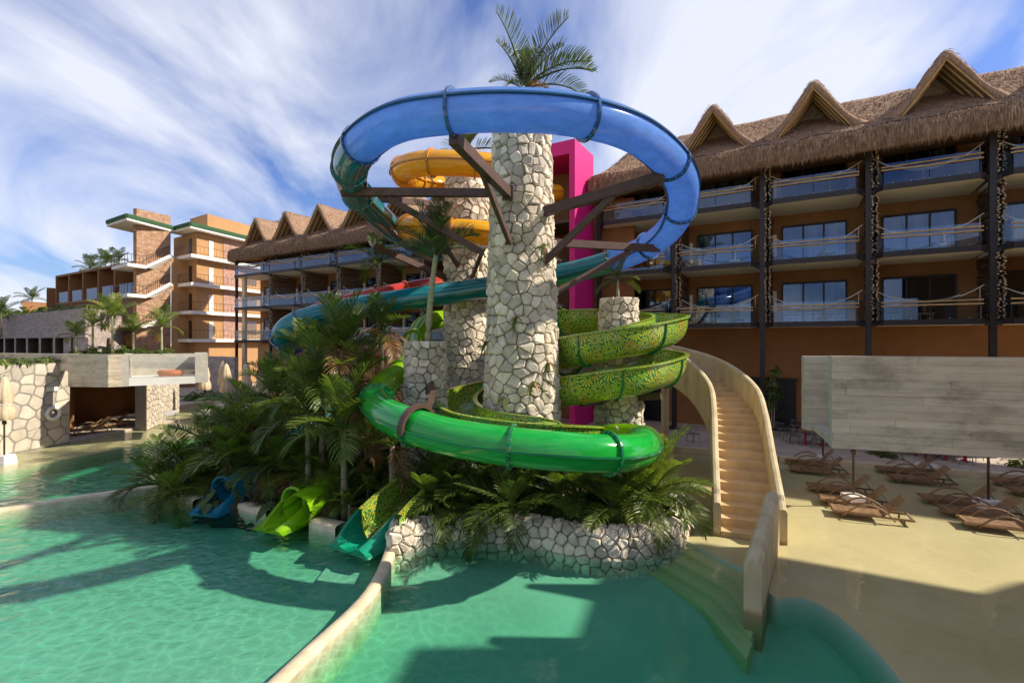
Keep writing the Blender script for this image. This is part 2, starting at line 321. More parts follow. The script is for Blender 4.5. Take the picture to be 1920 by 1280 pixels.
ms = t.nodes.new('ShaderNodeMixShader'); L(t, mu.outputs[0], ms.inputs[0]); L(t, tr.outputs[0], ms.inputs[1]); L(t, g.outputs[0], ms.inputs[2]); L(t, ms.outputs[0], o.inputs['Surface'])
va = t.nodes.new('ShaderNodeVolumeAbsorption'); va.inputs[0].default_value = (.28,.85,.69,1); va.inputs[1].default_value = .98; L(t, va.outputs[0], o.inputs['Volume'])
# ------------------------------------------------------------------ setting: ground, pools, terraces
def xy(p): return (p[0], p[1])
def gp(lst, z=0): return [xy(G(a, b, z)) for a, b in lst]
MB().add([(-1500,-1500,-1.46),(1500,-1500,-1.46),(1500,1500,-1.46),(-1500,1500,-1.46)], [(0,1,2,3)]).build('ground', 'sand', kind='structure')
MB().prism([(-46,-9),(49,-9),(49,52),(-46,52)], -1.44, -1.42).build('pool_floor', 'pool_floor', kind='structure')
K1 = [(735,1022),(724,1056),(706,1094),(680,1130),(640,1170),(590,1215),(520,1282),(430,1370),(330,1500)]
K2 = [(-140,985),(-60,968),(0,957),(70,946),(140,935),(210,925),(275,916),(340,909),(400,905)]
k1 = gp(K1); k2 = gp(K2)
MB().prism(k1+[(-4,-8.9),(-45.9,-8.9),(-45.9,14.8)]+k2+[(-8,20),(-3.3,14)], -1.395, -.58).build('left_pool_floor', 'pool_floor', kind='structure')
MB().prism(k2+[(-8,20),(-4,24),(-6,47),(-45.7,47),(-45.7,14.8)], -1.4, -.62).build('canal_floor', 'pool_floor', kind='structure')
rows = []
for j in range(40):
    y = -8.9+j*.63; f = max(0, min(1, (13.0-y)/4.2)); f = f*f*(3-2*f); rows.append([V(-5+i*.9, y, -.48-.30*f) for i in range(21)])
MB().grid(rows).build('right_pool_floor', 'pool_floor', None, True, kind='structure')
EL = [(-160,925),(-80,905),(0,887),(130,862),(250,838),(380,818),(470,800),(560,790)]
MB().prism(gp(EL, -.12)+[(-6,47),(-45.8,47),(-45.8,19)], -1.39, -.05).build('left_shallow_floor', 'sand', kind='structure')
ER = [(1275,1012),(1340,1045),(1400,1075),(1435,1105),(1455,1128),(1490,1124),(1540,1139),(1600,1184),(1650,1234),(1690,1285),(1725,1340),(1780,1460)]
er = gp(ER, -.12)
er_s, _ = spline([V(a,b,0) for a, b in er], .3)
MB().prism([xy(p) for p in er_s]+[(10,-8.8),(48.8,-8.8),(48.8,46),(-5.5,46),(-4,24),(2,14.7)], -1.38, -.05).build('right_shallow_floor', 'sand', kind='structure')
rows = []
for i, p in enumerate(er_s):
    t_ = (er_s[min(i+1,len(er_s)-1)]-er_s[max(i-1,0)]).normalized(); n_ = V(t_.y, -t_.x, 0); rows.append([p+V(0,0,-.056), p+n_*.02+V(0,0,-.1), p+n_*.05+V(0,0,-.3), p+n_*.15+V(0,0,-1.3)])
MB().grid(rows).build('pool_slope', 'pool_floor', None, True, kind='structure')
for k in range(1, 5):                                                  # submerged steps beside the stone planter
    e = [V(*p, 0) for p in er[:4]]; off = V(-.86,-.5,0)*.42*k
    ed = (e[3]-e[2]).normalized(); wa, wb = V(4.95,9.95,0), V(7.1,13.2,0); wd_ = (wb-wa).normalized(); q = e[3]+off; den_ = ed.x*wd_.y-ed.y*wd_.x; xx = ((wa.x-q.x)*wd_.y-(wa.y-q.y)*wd_.x)/den_
    MB().prism([xy(p) for p in e]+[xy(q+ed*max(0, min(2.5, xx)))]+[xy(p+off) for p in reversed(e)], -1.37+.002*k, -.06-.1*k).build('pool_step', 'sand', kind='structure')
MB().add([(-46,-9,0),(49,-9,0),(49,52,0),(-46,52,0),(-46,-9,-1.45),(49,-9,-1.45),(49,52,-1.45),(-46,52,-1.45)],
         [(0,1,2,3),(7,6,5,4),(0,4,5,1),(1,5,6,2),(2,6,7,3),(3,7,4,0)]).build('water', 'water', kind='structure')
# hotel facade frame: t runs to the left along the facade, w into the building
A0 = V(18.4,25,0); DD = V(-.865,.503,0).normalized(); NN = V(.503,.865,0).normalized()
def W(t, w, z): return A0+DD*t+NN*w+V(0,0,z)
te = gp([(1040,820),(1150,828),(1254,836),(1459,856),(1646,870),(1920,891),(2400,935)], .2)
MB().prism(te+[xy(W(-26,6,0)), xy(W(22,6,0))], -1.36, .2).build('restaurant_terrace', 'paving', kind='structure')
m = MB()
for a, b in zip(te, te[1:]): m.bar(V(*a,.08), V(*b,.08), .34, .32)
m.build('terrace_kerb', 'cream_kerb', kind='structure')
# terrace flagstones near the water
fl = thing('terrace_paving', None, None, (0,0,.2), kind='structure')
rnd = random.Random(4)
for i in range(len(te)-2):
    a, b = V(*te[i+1], .2), V(*te[i+2], .2); n = int((b-a).length/.95); nn = V(-(b-a).y,(b-a).x,0).normalized()
    if nn.y < 0: nn = -nn
    for k in range(n):
        for j in range(3):
            q = [a+(b-a)*((k+.02)/n), a+(b-a)*((k+.98)/n)]; d0, d1 = .22+j*.62, .22+j*.62+.58
            h = .004+rnd.random()*.012
            MB().hexa([q[0]+nn*d0, q[1]+nn*d0, q[1]+nn*d1, q[0]+nn*d1]+[x+V(0,0,h) for x in (q[0]+nn*d0, q[1]+nn*d0, q[1]+nn*d1, q[0]+nn*d1)]).build('flagstone', 'paving', fl)
tl = gp([(300,775),(335,761),(375,755),(400,752),(475,756),(540,757)], .15)
MB().prism(tl+[xy(W(24,0,0)), xy(W(24,9,0)), xy(W(64,9,0)), (-45,52), (-45,44)], -1.36, .15).build('left_terrace', 'paving', kind='structure')
m = MB()
for a, b in zip(tl, tl[1:]): m.bar(V(*a,.05), V(*b,.05), .4, .4)
m.build('left_terrace_kerb', 'cream_kerb', kind='structure')
MB().prism([(-400,51.9),(400,51.9),(400,900),(-400,900)], -1.45, .12).build('far_land', 'soil', kind='structure')
MB().prism([(-400,-400),(-45.9,-400),(-45.9,51.8),(-400,51.8)], -1.45, .1).build('west_land', 'soil', kind='structure')
MB().prism([(48.9,-400),(400,-400),(400,51.8),(48.9,51.8)], -1.45, .1).build('east_land', 'paving', kind='structure')
def kerb(pts, w, name, z0=-1.3, z1=.14):
    s, _ = spline([V(*p, 0) for p in pts], .35); rows = []
    for i, p in enumerate(s):
        t = (s[min(i+1,len(s)-1)]-s[max(i-1,0)]).normalized(); n = V(-t.y, t.x, 0)
        rows.append([p-n*w/2+V(0,0,z0), p-n*w/2+V(0,0,z1-.07), p-n*w*.38+V(0,0,z1-.015), p+V(0,0,z1), p+n*w*.38+V(0,0,z1-.015), p+n*w/2+V(0,0,z1-.07), p+n*w/2+V(0,0,z0)])
    MB().grid(rows).build(name, 'cream_kerb', None, True, kind='structure')
kerb(k1, .30, 'pool_divider_kerb', -1.3, .09); kerb(k2, .36, 'canal_kerb', -1.3, .10)
for ik in ([(330,922),(350,932),(376,944)],[(458,950),(480,955),(512,964)],[(592,982),(612,987),(640,993)]): kerb(gp(ik), .5, 'island_kerb', -1.3, .2)
# island soil
rows = []
def mound(x, y):
    d1 = ((x+6)/7.0)**2+((y-22)/6.0)**2; d2 = ((x-.6)/4.2)**2+((y-17)/2.9)**2; d3 = ((x+6.8)/5.9)**2+((y-18.8)/3.1)**2
    return max(2.0*(1-d1) if d1 < 1 else -(d1-1)*12, .42 if d2 < 1 else .42-(d2-1)*9, 1.0*(1-d3) if d3 < 1 else -(d3-1)*14, -1.9)
for j in range(46):
    y = 12.2+j*.36
    rows.append([V(-14+i*.42, y, mound(-14+i*.42, y)+.1*mnoise.noise(V(i*.5, j*.5, 0))) for i in range(49)])
MB().grid(rows).build('island_soil', 'soil', None, True, kind='structure')
# ------------------------------------------------------------------ stones
def clip(poly, px, py, nx, ny):       # keep the side where (p-(px,py)).n <= 0
    o = []; m = len(poly)
    for i in range(m):
        a, b = poly[i], poly[(i+1)%m]; da = (a[0]-px)*nx+(a[1]-py)*ny; db = (b[0]-px)*nx+(b[1]-py)*ny
        if da <= 0: o.append(a)
        if da*db < 0: s = da/(da-db); o.append((a[0]+(b[0]-a[0])*s, a[1]+(b[1]-a[1])*s))
    return o
def cells(U, v0, v1, size, rnd, wrap, jit=.44):
    nx = max(3, round(U/size)); ny = max(1, round((v1-v0)/(size*.88))); sx = U/nx; sy = (v1-v0)/ny; g = {}
    for j in range(ny):
        for i in range(nx):
            g[i, j] = ((i+.5+(.5 if j % 2 else 0)+rnd.uniform(-jit, jit))*sx, v0+(j+.5+rnd.uniform(-jit, jit))*sy)
    for (i, j), (cx, cy) in g.items():
        poly = [(cx-size*1.3, cy-size*1.3), (cx+size*1.3, cy-size*1.3), (cx+size*1.3, cy+size*1.3), (cx-size*1.3, cy+size*1.3)]
        for dj in (-2,-1,0,1,2):
            for di in (-2,-1,0,1,2):
                if di == dj == 0: continue
                q = g.get(((i+di) % nx if wrap else i+di, j+dj))
                if q is None: continue
                qx = q[0]
                if wrap: qx += U*((i+di)//nx)
                poly = clip(poly, (cx+qx)/2, (cy+q[1])/2, qx-cx, q[1]-cy)
        poly = clip(poly, 0, v1, 0, 1); poly = clip(poly, 0, v0, 0, -1)
        if not wrap: poly = clip(poly, U, 0, 1, 0); poly = clip(poly, 0, 0, -1, 0)
        if len(poly) >= 3: yield poly
def stone_mesh(poly, gap, hgt, mapf, rnd, flat=False):
    n = len(poly); cx = sum(p[0] for p in poly)/n; cy = sum(p[1] for p in poly)/n
    r = sum(math.hypot(p[0]-cx, p[1]-cy) for p in poly)/n
    if r < gap*1.6: return None
    k = 1-gap/r; pl = [(cx+(p[0]-cx)*k, cy+(p[1]-cy)*k) for p in poly]; c = []
    for i in range(n):
        a, b = pl[i], pl[(i+1) % n]; w_ = rnd.uniform(.06,.2); c += [(a[0]*(1-w_)+b[0]*w_, a[1]*(1-w_)+b[1]*w_), (a[0]*w_+b[0]*(1-w_), a[1]*w_+b[1]*(1-w_))]
    m = len(c); tx, ty = rnd.uniform(-.25, .25), rnd.uniform(-.25, .25); hh = hgt*rnd.uniform(.7, 1.25); vs = []
    for s, h in ((1, -.05), (.96, hh*.6), (.72 if not flat else .85, hh)):
        for p in c:
            dx, dy = (p[0]-cx)*s, (p[1]-cy)*s; jj = rnd.uniform(-.2, .2)*hgt if h > 0 else 0
            vs.append(mapf(cx+dx, cy+dy, h+jj+(tx*dx+ty*dy)*(.95 if h > 0 and not flat else 0)))
    fs = [(i*m+q, i*m+(q+1) % m, (i+1)*m+(q+1) % m, (i+1)*m+q) for i in (0, 1) for q in range(m)]+[tuple(range(2*m, 3*m))]
    return vs, fs, mapf(cx, cy, 0)
def lay_stones(parent, U, v0, v1, size, gap, hgt, mapf, seed, mat='stone', wrap=False, flat=False, limit=300, seen=None):
    rnd = random.Random(seed); L_ = []
    for poly in cells(U, v0, v1, size, rnd, wrap):
        s = stone_mesh(poly, gap, hgt, mapf, rnd, flat)
        if s: L_.append(s)
    camp = V(0,0,CAMZ)
    def score(s):
        c = s[2]; cx = sum((V(*v) for v in s[0][-4:]), V(0,0,0))/4-c; d = camp-c
        return cx.normalized().dot(d.normalized())-(2 if seen and not seen(c) else 0)
    L_.sort(key=score, reverse=True); rest = MB()
    for i, (vs, fs, c) in enumerate(L_):
        if i < limit and score((vs, fs, c)) > .02: MB().add(vs, fs).build('stone', mat, parent, at=c)
        else: rest.add(vs, fs)
    if rest.v: rest.build('stone_facing', mat, parent, kind='stuff')
def stone_column(name, label, cx, cy, z0, z1, r0, r1, seed, size=.42, limit=300, seen=None):
    t = thing(name, label, 'column', (cx, cy, z0)); f = lambda v: r0+(r1-r0)*(v-z0)/(z1-z0); Rm = (r0+r1)/2
    MB().lathe([(f(z0+(z1-z0)*k/8)-.01, (z1-z0)*k/8) for k in range(9)], (cx, cy, z0), 32).build('mortar_core', 'mortar', t, True)
    lay_stones(t, 2*math.pi*Rm, z0, z1, size, .009, .085, lambda u, v, h: V(cx+(f(v)+h)*math.cos(u/Rm), cy+(f(v)+h)*math.sin(u/Rm), v), seed, wrap=True, limit=limit, seen=seen)
    return t
MAINX, MAINY = .33, 16.5
col_main = stone_column('stone_column', 'tall rough stone column in the middle of the blue slide ring', MAINX, MAINY, -.3, 12.9, 1.36, .90, 1, .37)
col_rear = stone_column('stone_column', 'stone column behind the yellow tube slide with palm on top', -2.25, 24.0, 0, 13.9, 1.16, .98, 2, .40)
col_short = stone_column('stone_column', 'short stone column with a slim palm growing from its top', -3.05, 17.0, 0, 5.62, .80, .64, 3, .32)
col_right = stone_column('stone_column', 'stone column inside the patterned spiral flume', 4.08, 18.5, -.2, 7.25, .98, .64, 5, .31)
# planter wall of stones
pw = [xy(G(a, b, 0)) for a, b in [(752,1004),(733,1012),(736,1037),(795,1021),(844,1008),(910,1013),(959,1017),(1008,1024),(1074,1037),(1139,1044),(1205,1039),(1255,1028),(1285,1008),(1290,985),(1278,960)]]
pws, _ = spline([V(a, b, 0) for a, b in pw], .15)
cum = [0]
for a, b in zip(pws, pws[1:]): cum.append(cum[-1]+(b-a).length)
def wallpt(u):
    u = min(max(u, 0), cum[-1]-1e-3)
    lo, hi = 0, len(cum)-1
    while hi-lo > 1:
        mid = (lo+hi)//2
        if cum[mid] <= u: lo = mid
        else: hi = mid
    a, b = pws[max(lo-2, 0)], pws[min(lo+3, len(pws)-1)]; t = (b-a).normalized(); f = (u-cum[lo])/max(1e-6, cum[lo+1]-cum[lo])
    return pws[lo].lerp(pws[lo+1], f), V(t.y, -t.x, 0)
def wallmap(u, v, h):
    p, n = wallpt(u); H = .36
    if v < H: return p+n*(h-.05*max(v, 0))+V(0, 0, v)
    a = min((v-H)/.25, math.pi/2); c = p-n*(.05*H+.25)+V(0,0,H)
    q = c+n*(math.cos(a)*(.25+h))+V(0,0,math.sin(a)*(.25+h))
    return q-n*max(0, v-H-.25*math.pi/2)
pl = thing('stone_planter', 'low curved stone planter wall rising from the green pool', 'planter', (1, 13, 0))
MB().grid([[wallmap(u*cum[-1]/90, v, -.012) for v in (-1.43, -.6, 0, .3, .36, .46, .56, .66, .76, 1.05)] for u in range(91)]).build('mortar_core', 'mortar', pl, True)
lay_stones(pl, cum[-1], -.55, 1.0, .30, .010, .08, wallmap, 8, limit=300, seen=lambda c: c.z > -.1)
# ------------------------------------------------------------------ hotel wings
def hotel_wing(label, ts, slabs, ground, rt0, rt1, dormers, eave, ridge, peak, seed, place, hip0=False, hip1=True, slats=True, open_from=0):
    rnd = random.Random(seed); ho = thing('hotel_building', label, 'building', W(ts[0], 0, ground))
    WB = 2.6; tmin, tmax = ts[0], ts[-1]
    MB().hexa([W(tmin,WB,ground), W(tmax,WB,ground), W(tmax,WB+4,ground), W(tmin,WB+4,ground), W(tmin,WB,eave+1), W(tmax,WB,eave+1), W(tmax,WB+4,eave+1), W(tmin,WB+4,eave+1)]).build('wall', 'orange', ho)
    for i, t in enumerate(ts):
        m = MB()
        m.bar(W(t,-.05,ground), W(t,-.05,eave+.6), .26, .03, NN); m.bar(W(t,-.22,ground), W(t,-.22,eave+.6), .26, .03, NN); m.bar(W(t,-.13,ground), W(t,-.13,eave+.6), .04, .16, NN)
        if not slats: pass
        m.build('steel_column', 'steel', ho)
    for fi, z in enumerate(slabs):
        top = slabs[fi+1]-.25 if fi+1 < len(slabs) else eave+.5
        for bi in range(len(ts)-1):
            a, b = ts[bi], ts[bi+1]; a2, b2 = a+.18, b-.18
            poly = [(a2,WB),(a2,-.1),(a2+.35,-.62),(b2-.35,-.62),(b2,-.1),(b2,WB)]
            pw_ = [xy(W(t, w, 0)) for t, w in poly]
            sl_ = MB().prism(pw_, z-.22, z-.003).build('balcony', 'soffit', ho)
            m = MB()
            for (p, q) in zip(poly[1:5], poly[2:5]): m.bar(W(*p, z-.12)-NN*.04, W(*q, z-.12)-NN*.04, .09, .27)
            m.bar(W(a-.1,-.02,z-.2), W(a2+.1,-.3,z-.2), .1, .2); m.bar(W(b+.1,-.02,z-.2), W(b2-.1,-.3,z-.2), .1, .2)
            m.build('edge_beam', 'steel', sl_)
            L0, L1 = a2+.38, b2-.38; n = 2
            for k in range(n):
                p0, p1 = L0+(L1-L0)*k/n+.015, L0+(L1-L0)*(k+1)/n-.015
                MB().bar(W(p0,-.58,z+.53), W(p1,-.58,z+.53), .016, 1.06).build('glass_panel', 'rail_glass', sl_)
            MB().bar(W(a2+.03,-.12,z+.53), W(a2+.33,-.56,z+.53), .016, 1.06).build('glass_panel', 'rail_glass', sl_)
            MB().bar(W(b2-.03,-.12,z+.53), W(b2-.33,-.56,z+.53), .016, 1.06).build('glass_panel', 'rail_glass', sl_)
            for dz in (.88, .70):
                j = rnd.uniform(-.03, .03)
                MB().tube([W(L0-.12,-.66,z+dz+j), W((L0+L1)/2,-.66,z+dz+rnd.uniform(-.02,.02)), W(L1+.1,-.66,z+dz-j)], .036, 8).build('bamboo_rail', 'bamboo', sl_)
            m = MB()
            for k in range(5):
                q = W(L0+(L1-L0)*(k+.5)/5, -.63, z+.88); m.lathe([(.03,-.015),(.03,.015)], q, 8); m.lathe([(.02,-.015),(.02,.015)], W(L0+(L1-L0)*(k+.5)/5,-.64,z+.06), 8)
            m.build('glass_fixing', 'white_block', sl_, kind='stuff')
            # sliding door
            d0, d1, dh = a2+.55, b2-.75, 2.42; w0 = WB-.07
            m = MB(); fr_ = [d0, d0+(d1-d0)*.34, d0+(d1-d0)*.66, d1]
            for q in fr_: m.bar(W(q,w0,z+.02), W(q,w0,z+dh), .09, .1, NN)
            m.bar(W(d0,w0,z+dh), W(d1,w0,z+dh), .1, .12); m.bar(W(d0,w0,z+.05), W(d1,w0,z+.05), .1, .1)
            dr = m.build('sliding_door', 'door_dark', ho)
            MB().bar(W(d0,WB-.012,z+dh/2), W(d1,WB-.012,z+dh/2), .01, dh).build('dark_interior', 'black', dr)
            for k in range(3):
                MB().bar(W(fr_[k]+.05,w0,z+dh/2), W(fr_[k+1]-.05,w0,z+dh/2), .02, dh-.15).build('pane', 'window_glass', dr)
                if rnd.random() < .62:
                    c0, c1 = sorted((fr_[k]+.06+rnd.random()*.3, fr_[k+1]-.06-rnd.random()*.4)); nn = 12
                    if rnd.random() < .4: c0 = c1-.45
                    MB().grid([[W(c0+(c1-c0)*i/nn, WB-.035+.012*math.sin(i*2.2), z+zz) for i in range(nn+1)] for zz in (.04, dh-.05)]).build('curtain', 'curtain', dr)
            MB().bar(W(b2-.45,WB-.05,z+1.35), W(b2-.25,WB-.05,z+1.35), .08, 1.3).build('wall_lamp', 'soffit', ho)
            # hammock hung across the balcony: a thing of its own
            s_ = rnd.uniform(.75, 1.0); q0, q1 = W(a2+.05,.12,z+1.62), W(b2-.05,.12,z+1.62)
            hm = thing('hammock', f'white rope hammock slung across the {["lowest","middle","top"][fi]} balcony, {place(bi)}', 'hammock', (q0+q1)/2, group='hammocks on the hotel balconies')
            rows = []
            for i in range(13):
                u = .2+.6*i/12; zz = -s_*4*(u*(1-u)); wd_ = .28*math.sin(math.pi*i/12)+.05; c = q0.lerp(q1, u)+V(0,0,zz)
                rows.append([c+NN*wd_*k+V(0,0,.10*k*k) for k in (-1,-.5,0,.5,1)])
            MB().grid(rows).build('netting', 'rope', hm, True)
            for u0, u1 in ((0, .2), (.8, 1)):
              m = MB(); m.tube([q0.lerp(q1, u)+V(0,0,-s_*4*u*(1-u)) for u in (u0, (u0+u1)/2, u1)], .022, 6)
              q = q0.lerp(q1, .035 if u0 == 0 else .96); m.tube([q-V(0,0,.1), q-V(0,0,.75)], .014, 5)
              m.build('rope', 'rope', hm)
            # rattan chair and small table seen through the glass
            if rnd.random() < .8:
                c = W(a2+1.0+rnd.random()*1.2, .9, z); ch = thing('balcony_chair', f'low lounge chair on the {["lowest","middle","top"][fi]} balcony, {place(bi)}', 'chair', c, group='chairs on the hotel balconies')
                mt = rnd.choice(['wood','white_block','grey_metal','pink' if fi == 1 else 'wood'])
                MB().box(c+V(0,0,.36), (.6,.6,.08), -.5).build('seat', mt, ch)
                MB().bar(c+NN*.28+V(0,0,.38), c+NN*.45+V(0,0,.95), .55, .07, DD).build('backrest', mt, ch)
                for sx in (-.24, .24):
                    for sy in (-.24, .24): MB().tube([c+DD*sx+NN*sy, c+DD*sx+NN*sy+V(0,0,.34)], .022, 6).build('leg', 'grey_metal', ch)
        for t in ts[:-1] if open_from == 0 else ts:      # screens of stacked sticks beside each column
            m = MB(); me_ = MB(); zz = z+.04
            while zz < top-.05:
                for lay in (0, 1):
                    r = rnd.uniform(.025, .05); tt = t-.26+rnd.uniform(-.05,.05)+(lay-.5)*.2
                    a_ = W(tt, rnd.uniform(-.42,-.08), zz+rnd.uniform(-.02,.02)); m.tube([a_, W(tt+rnd.uniform(-.05,.05), WB, zz+rnd.uniform(-.06,.06))], r, 6); me_.tube([a_-NN*.012, a_+NN*.02], r*1.02, 6)
                zz += .078
            sk_ = m.build('stick_screen', 'stick', ho, kind='stuff'); me_.build('stick_ends', 'stick_end', sk_, kind='stuff')
    # thatched roof
    n = int((rt1-rt0)/.35)
    def rz(t): return ridge-(max(0, t-(rt1-3.2))*.75 if hip1 else 0)
    def we(t): return max(0, (t-(rt1-1.6)))*1.1 if hip1 else 0
    rows = []
    for i in range(n+1):
        t = rt0+(rt1-rt0)*i/n; e = we(t); q = lambda s: .10*mnoise.noise(V(t*.7+seed, s*1.7, 0))+.05*mnoise.noise(V(t*3+seed, s*4, 0))
        zr = rz(t); pts = [(-.75,eave+.25),(-1.15,eave+.06),(-1.38,eave+.08),(-1.46,eave+.4),(-1.38,eave+.8),(-1.2,eave+1.16),(-1.12,eave+1.22)]
        for k in range(1, 9): pts.append((-1.12+(3.1+1.12)*k/8, eave+1.22+(zr-eave-1.22)*k/8-.12*math.sin(math.pi*k/8)))
        pts += [(3.5, zr-.05), (7, eave+1), (7, eave+.2)]
        rows.append([W(t, w+(e if w < 2 else 0), z+q(j)) for j, (w, z) in enumerate(pts)])
    roof = MB().grid(rows).build('thatched_roof', 'thatch', ho, True)
    if hip1: MB().add(rows[-1], [tuple(range(len(rows[-1])))]).build('roof_end', 'thatch', roof)
    MB().add([W(rt0,-.8,eave+.24), W(rt1-.2,-.8,eave+.24), W(rt1-.2,WB+.1,eave+.75), W(rt0,WB+.1,eave+.75)], [(0,1,2,3)]).build('roof_underside', 'orange', roof)
    m = MB(); m.tube([W(rt0+(rt1-rt0)*i/80, -1.2+we(rt0+(rt1-rt0)*i/80), eave+1.2+.05*math.sin(i*1.1)) for i in range(81)], .028, 6); m.build('eave_rope', 'black', roof)
    sm = MB()
    def strand(p, d, ln, wd):
        sd = d.cross(V(rnd.uniform(-1,1), rnd.uniform(-1,1), rnd.uniform(-.4,.4))).normalized()*wd
        sm.v += [tuple(p-sd), tuple(p+sd), tuple(p+d*ln)]; k = len(sm.v); sm.f.append((k-3, k-2, k-1))
    LT = rt1-rt0
    for i in range(int(LT*520)):
        t = rt0+rnd.random()*LT; h = rnd.random(); zt = eave+.28+h*.95; w = -1.40-.07*math.sin(math.pi*h)+.22*max(0,h-.6)+we(t)
        strand(W(t, w, zt), (V(0,0,-1)+DD*rnd.gauss(0,.16)-NN*rnd.uniform(-.04,.14)).normalized(), rnd.uniform(.3,.62)*(1.15 if h < .3 else 1), rnd.uniform(.006,.016))
    for i in range(int(LT*430)):
        t = rt0+rnd.random()*LT; k = rnd.random(); zr = rz(t); w = -1.12+4.22*k; z = eave+1.22+(zr-eave-1.22)*k-.12*math.sin(math.pi*k)+.04
        sdn = (-NN*1.0+V(0,0,-(zr-eave-1.22)/4.22)).normalized()
        strand(W(t, w+(we(t) if w < 2 else 0), z), (sdn+V(0,0,rnd.uniform(.0,.25))+DD*rnd.gauss(0,.3)).normalized(), rnd.uniform(.2,.45), rnd.uniform(.007,.018))
    zb = eave+1.75
    for tc in dormers:
        hw, hp = 1.95, peak-zb; sg = 12; outer = []; inner = []
        for i in range(2*sg+1):
            x = -1+i/sg; ax = abs(x); zz = hp*(1-(math.sqrt(ax*ax+.012)-.1095)/(math.sqrt(1.012)-.1095))-.12*math.sin(math.pi*min(1,max(0,ax-.45)/.55)); fl_ = .5*ax**4
            outer.append((x*(hw+fl_), zz)); inner.append((x*(hw-.14), (hp-.27)*(1-ax)-.10))
        def ring(w, pts, s=1.0): return [W(tc+x*s, w, zb+z+.05*mnoise.noise(V(x*2, w*2, tc))) for x, z in pts]
        slope = (ridge-eave-1.22)/4.22
        rws = [ring(1.7, [(x*.97, z-.02) for x, z in inner]), ring(.7, inner), ring(-.32, inner), ring(-.48, [(x*1.0, z-.08) for x, z in inner]), ring(-.5, [((a+c)/2, (b_+d_)/2) for (a,b_),(c,d_) in zip(inner, outer)]), ring(-.36, outer)]
        for w in (.3, 1.0, 1.7, 2.4, 3.1): rws.append(ring(w, [(x, z+max(0,(w))*.0) for x, z in outer]))
        dm = MB().grid(rws).build('dormer', 'thatch', ho, True)
        MB().add(ring(1.68, inner), [tuple(range(len(inner)))]).build('dormer_back', 'thatch_pale', dm)
        for k, sc_k in enumerate((.97, .97, .97, .97)):
            for sx in (-1, 1):
                w = -.40+.48*k
                MB().tube([W(tc, w, zb+(hp-.27)-.17), W(tc+sx*(hw-.19), w, zb-.15)], .05, 6).build('rafter', 'bamboo', dm)
        for k in range(4): MB().tube([W(tc-1.2+.25*k, 1.0, zb+.1+.22*k), W(tc+1.2-.25*k, 1.02, zb+.14+.22*k)], .04, 6).build('cross_pole', 'bamboo', dm)
        for k in range(2): MB().tube([W(tc+.5*(k*2-1), .96, zb-.1), W(tc+.45*(k*2-1), .98, zb+.75)], .035, 6).build('cross_pole', 'bamboo', dm)
        for i in range(1900):
            x = rnd.uniform(-1, 1); w = rnd.uniform(-.5, 2.6); j = int((x+1)*sg); j = min(j, 2*sg-1); (x0,z0),(x1,z1) = outer[j], outer[j+1]; f = (x+1)*sg-j
            sgn = 1 if x > 0 else -1; dn = V(0,0,-1)*abs(z1-z0)+DD*(sgn*abs(x1-x0)); dn.normalize()
            strand(W(tc+x0+(x1-x0)*f, w, zb+z0+(z1-z0)*f+.03), (dn-NN*rnd.uniform(0,.4)+DD*rnd.gauss(0,.12)-V(0,0,.12)).normalized(), rnd.uniform(.18,.36), rnd.uniform(.007,.016))
    sm.build('thatch_strands', 'strand', roof, kind='stuff')
    return ho
o_r = ['two bays right of the widest view','far right bay','third bay from the pink tower','second bay from the pink tower','bay beside the pink tower','']
hr = hotel_wing('thatched hotel wing with orange walls and dark steel columns behind the stair', [-9.53,-4.69,0,4.84,9.67,14.5], [6.65,10.05,13.4], .2, -25, 16.2, [-8.1,-3.0,2.4,7.43], 15.05, 19.45, 19.55, 11,
    lambda b: ['fifth bay from the pink tower','fourth bay from the pink tower','third bay from the pink tower','second bay from the pink tower','first bay from the pink tower'][b])
hl = hotel_wing('thatched hotel wing partly hidden behind the palms and teal slide', [24.7,29.8,34.8,39.9,45.0,50.1,56.2], [5.75,9.25,12.75], .15, 23.5, 57.2, [27.5,32.3,37.3,42.4,47.4,52.4], 14.2, 18.3, 18.7, 12,
    lambda b: ['bay behind the yellow slide','bay behind the slim column palm','fourth bay from the stair building','third bay from the stair building','second bay from the stair building','end bay next to the stair building'][b])
# extra ground floor pieces of the left wing
MB().bar(W(54.6,-.2,.15), W(54.6,-.2,12.6), .5, .3, NN).build('corner_pier', 'cream', hl)
MB().hexa([W(46,-.5,.15), W(52,-.5,.15), W(52,.1,.15), W(46,.1,.15), W(46,-.5,2.4), W(52,-.5,2.4), W(52,.1,2.4), W(46,.1,2.4)]).build('garden_wall', 'cream', hl)
MB().hexa([W(53,-2.2,.15), W(60.5,-2.2,.15), W(60.5,-1.8,.15), W(53,-1.8,.15), W(53,-2.2,4), W(60.5,-2.2,4), W(60.5,-1.8,4), W(53,-1.8,4)]).build('garden_wall', 'far_stone', hl)
MB().hexa([W(30,.3,.15), W(53,.3,.15), W(53,2.5,.15), W(30,2.5,.15), W(30,.3,5.4), W(53,.3,5.4), W(53,2.5,5.4), W(30,2.5,5.4)]).build('ground_floor_wall', 'orange_light', hl)
MB().hexa([W(53.5,3.2,18.0), W(58.5,3.2,18.0), W(58.5,6,18.0), W(53.5,6,18.0), W(53.5,3.2,19.3), W(58.5,3.2,19.3), W(58.5,6,19.3), W(53.5,6,19.3)]).build('roof_block', 'cream', hl)
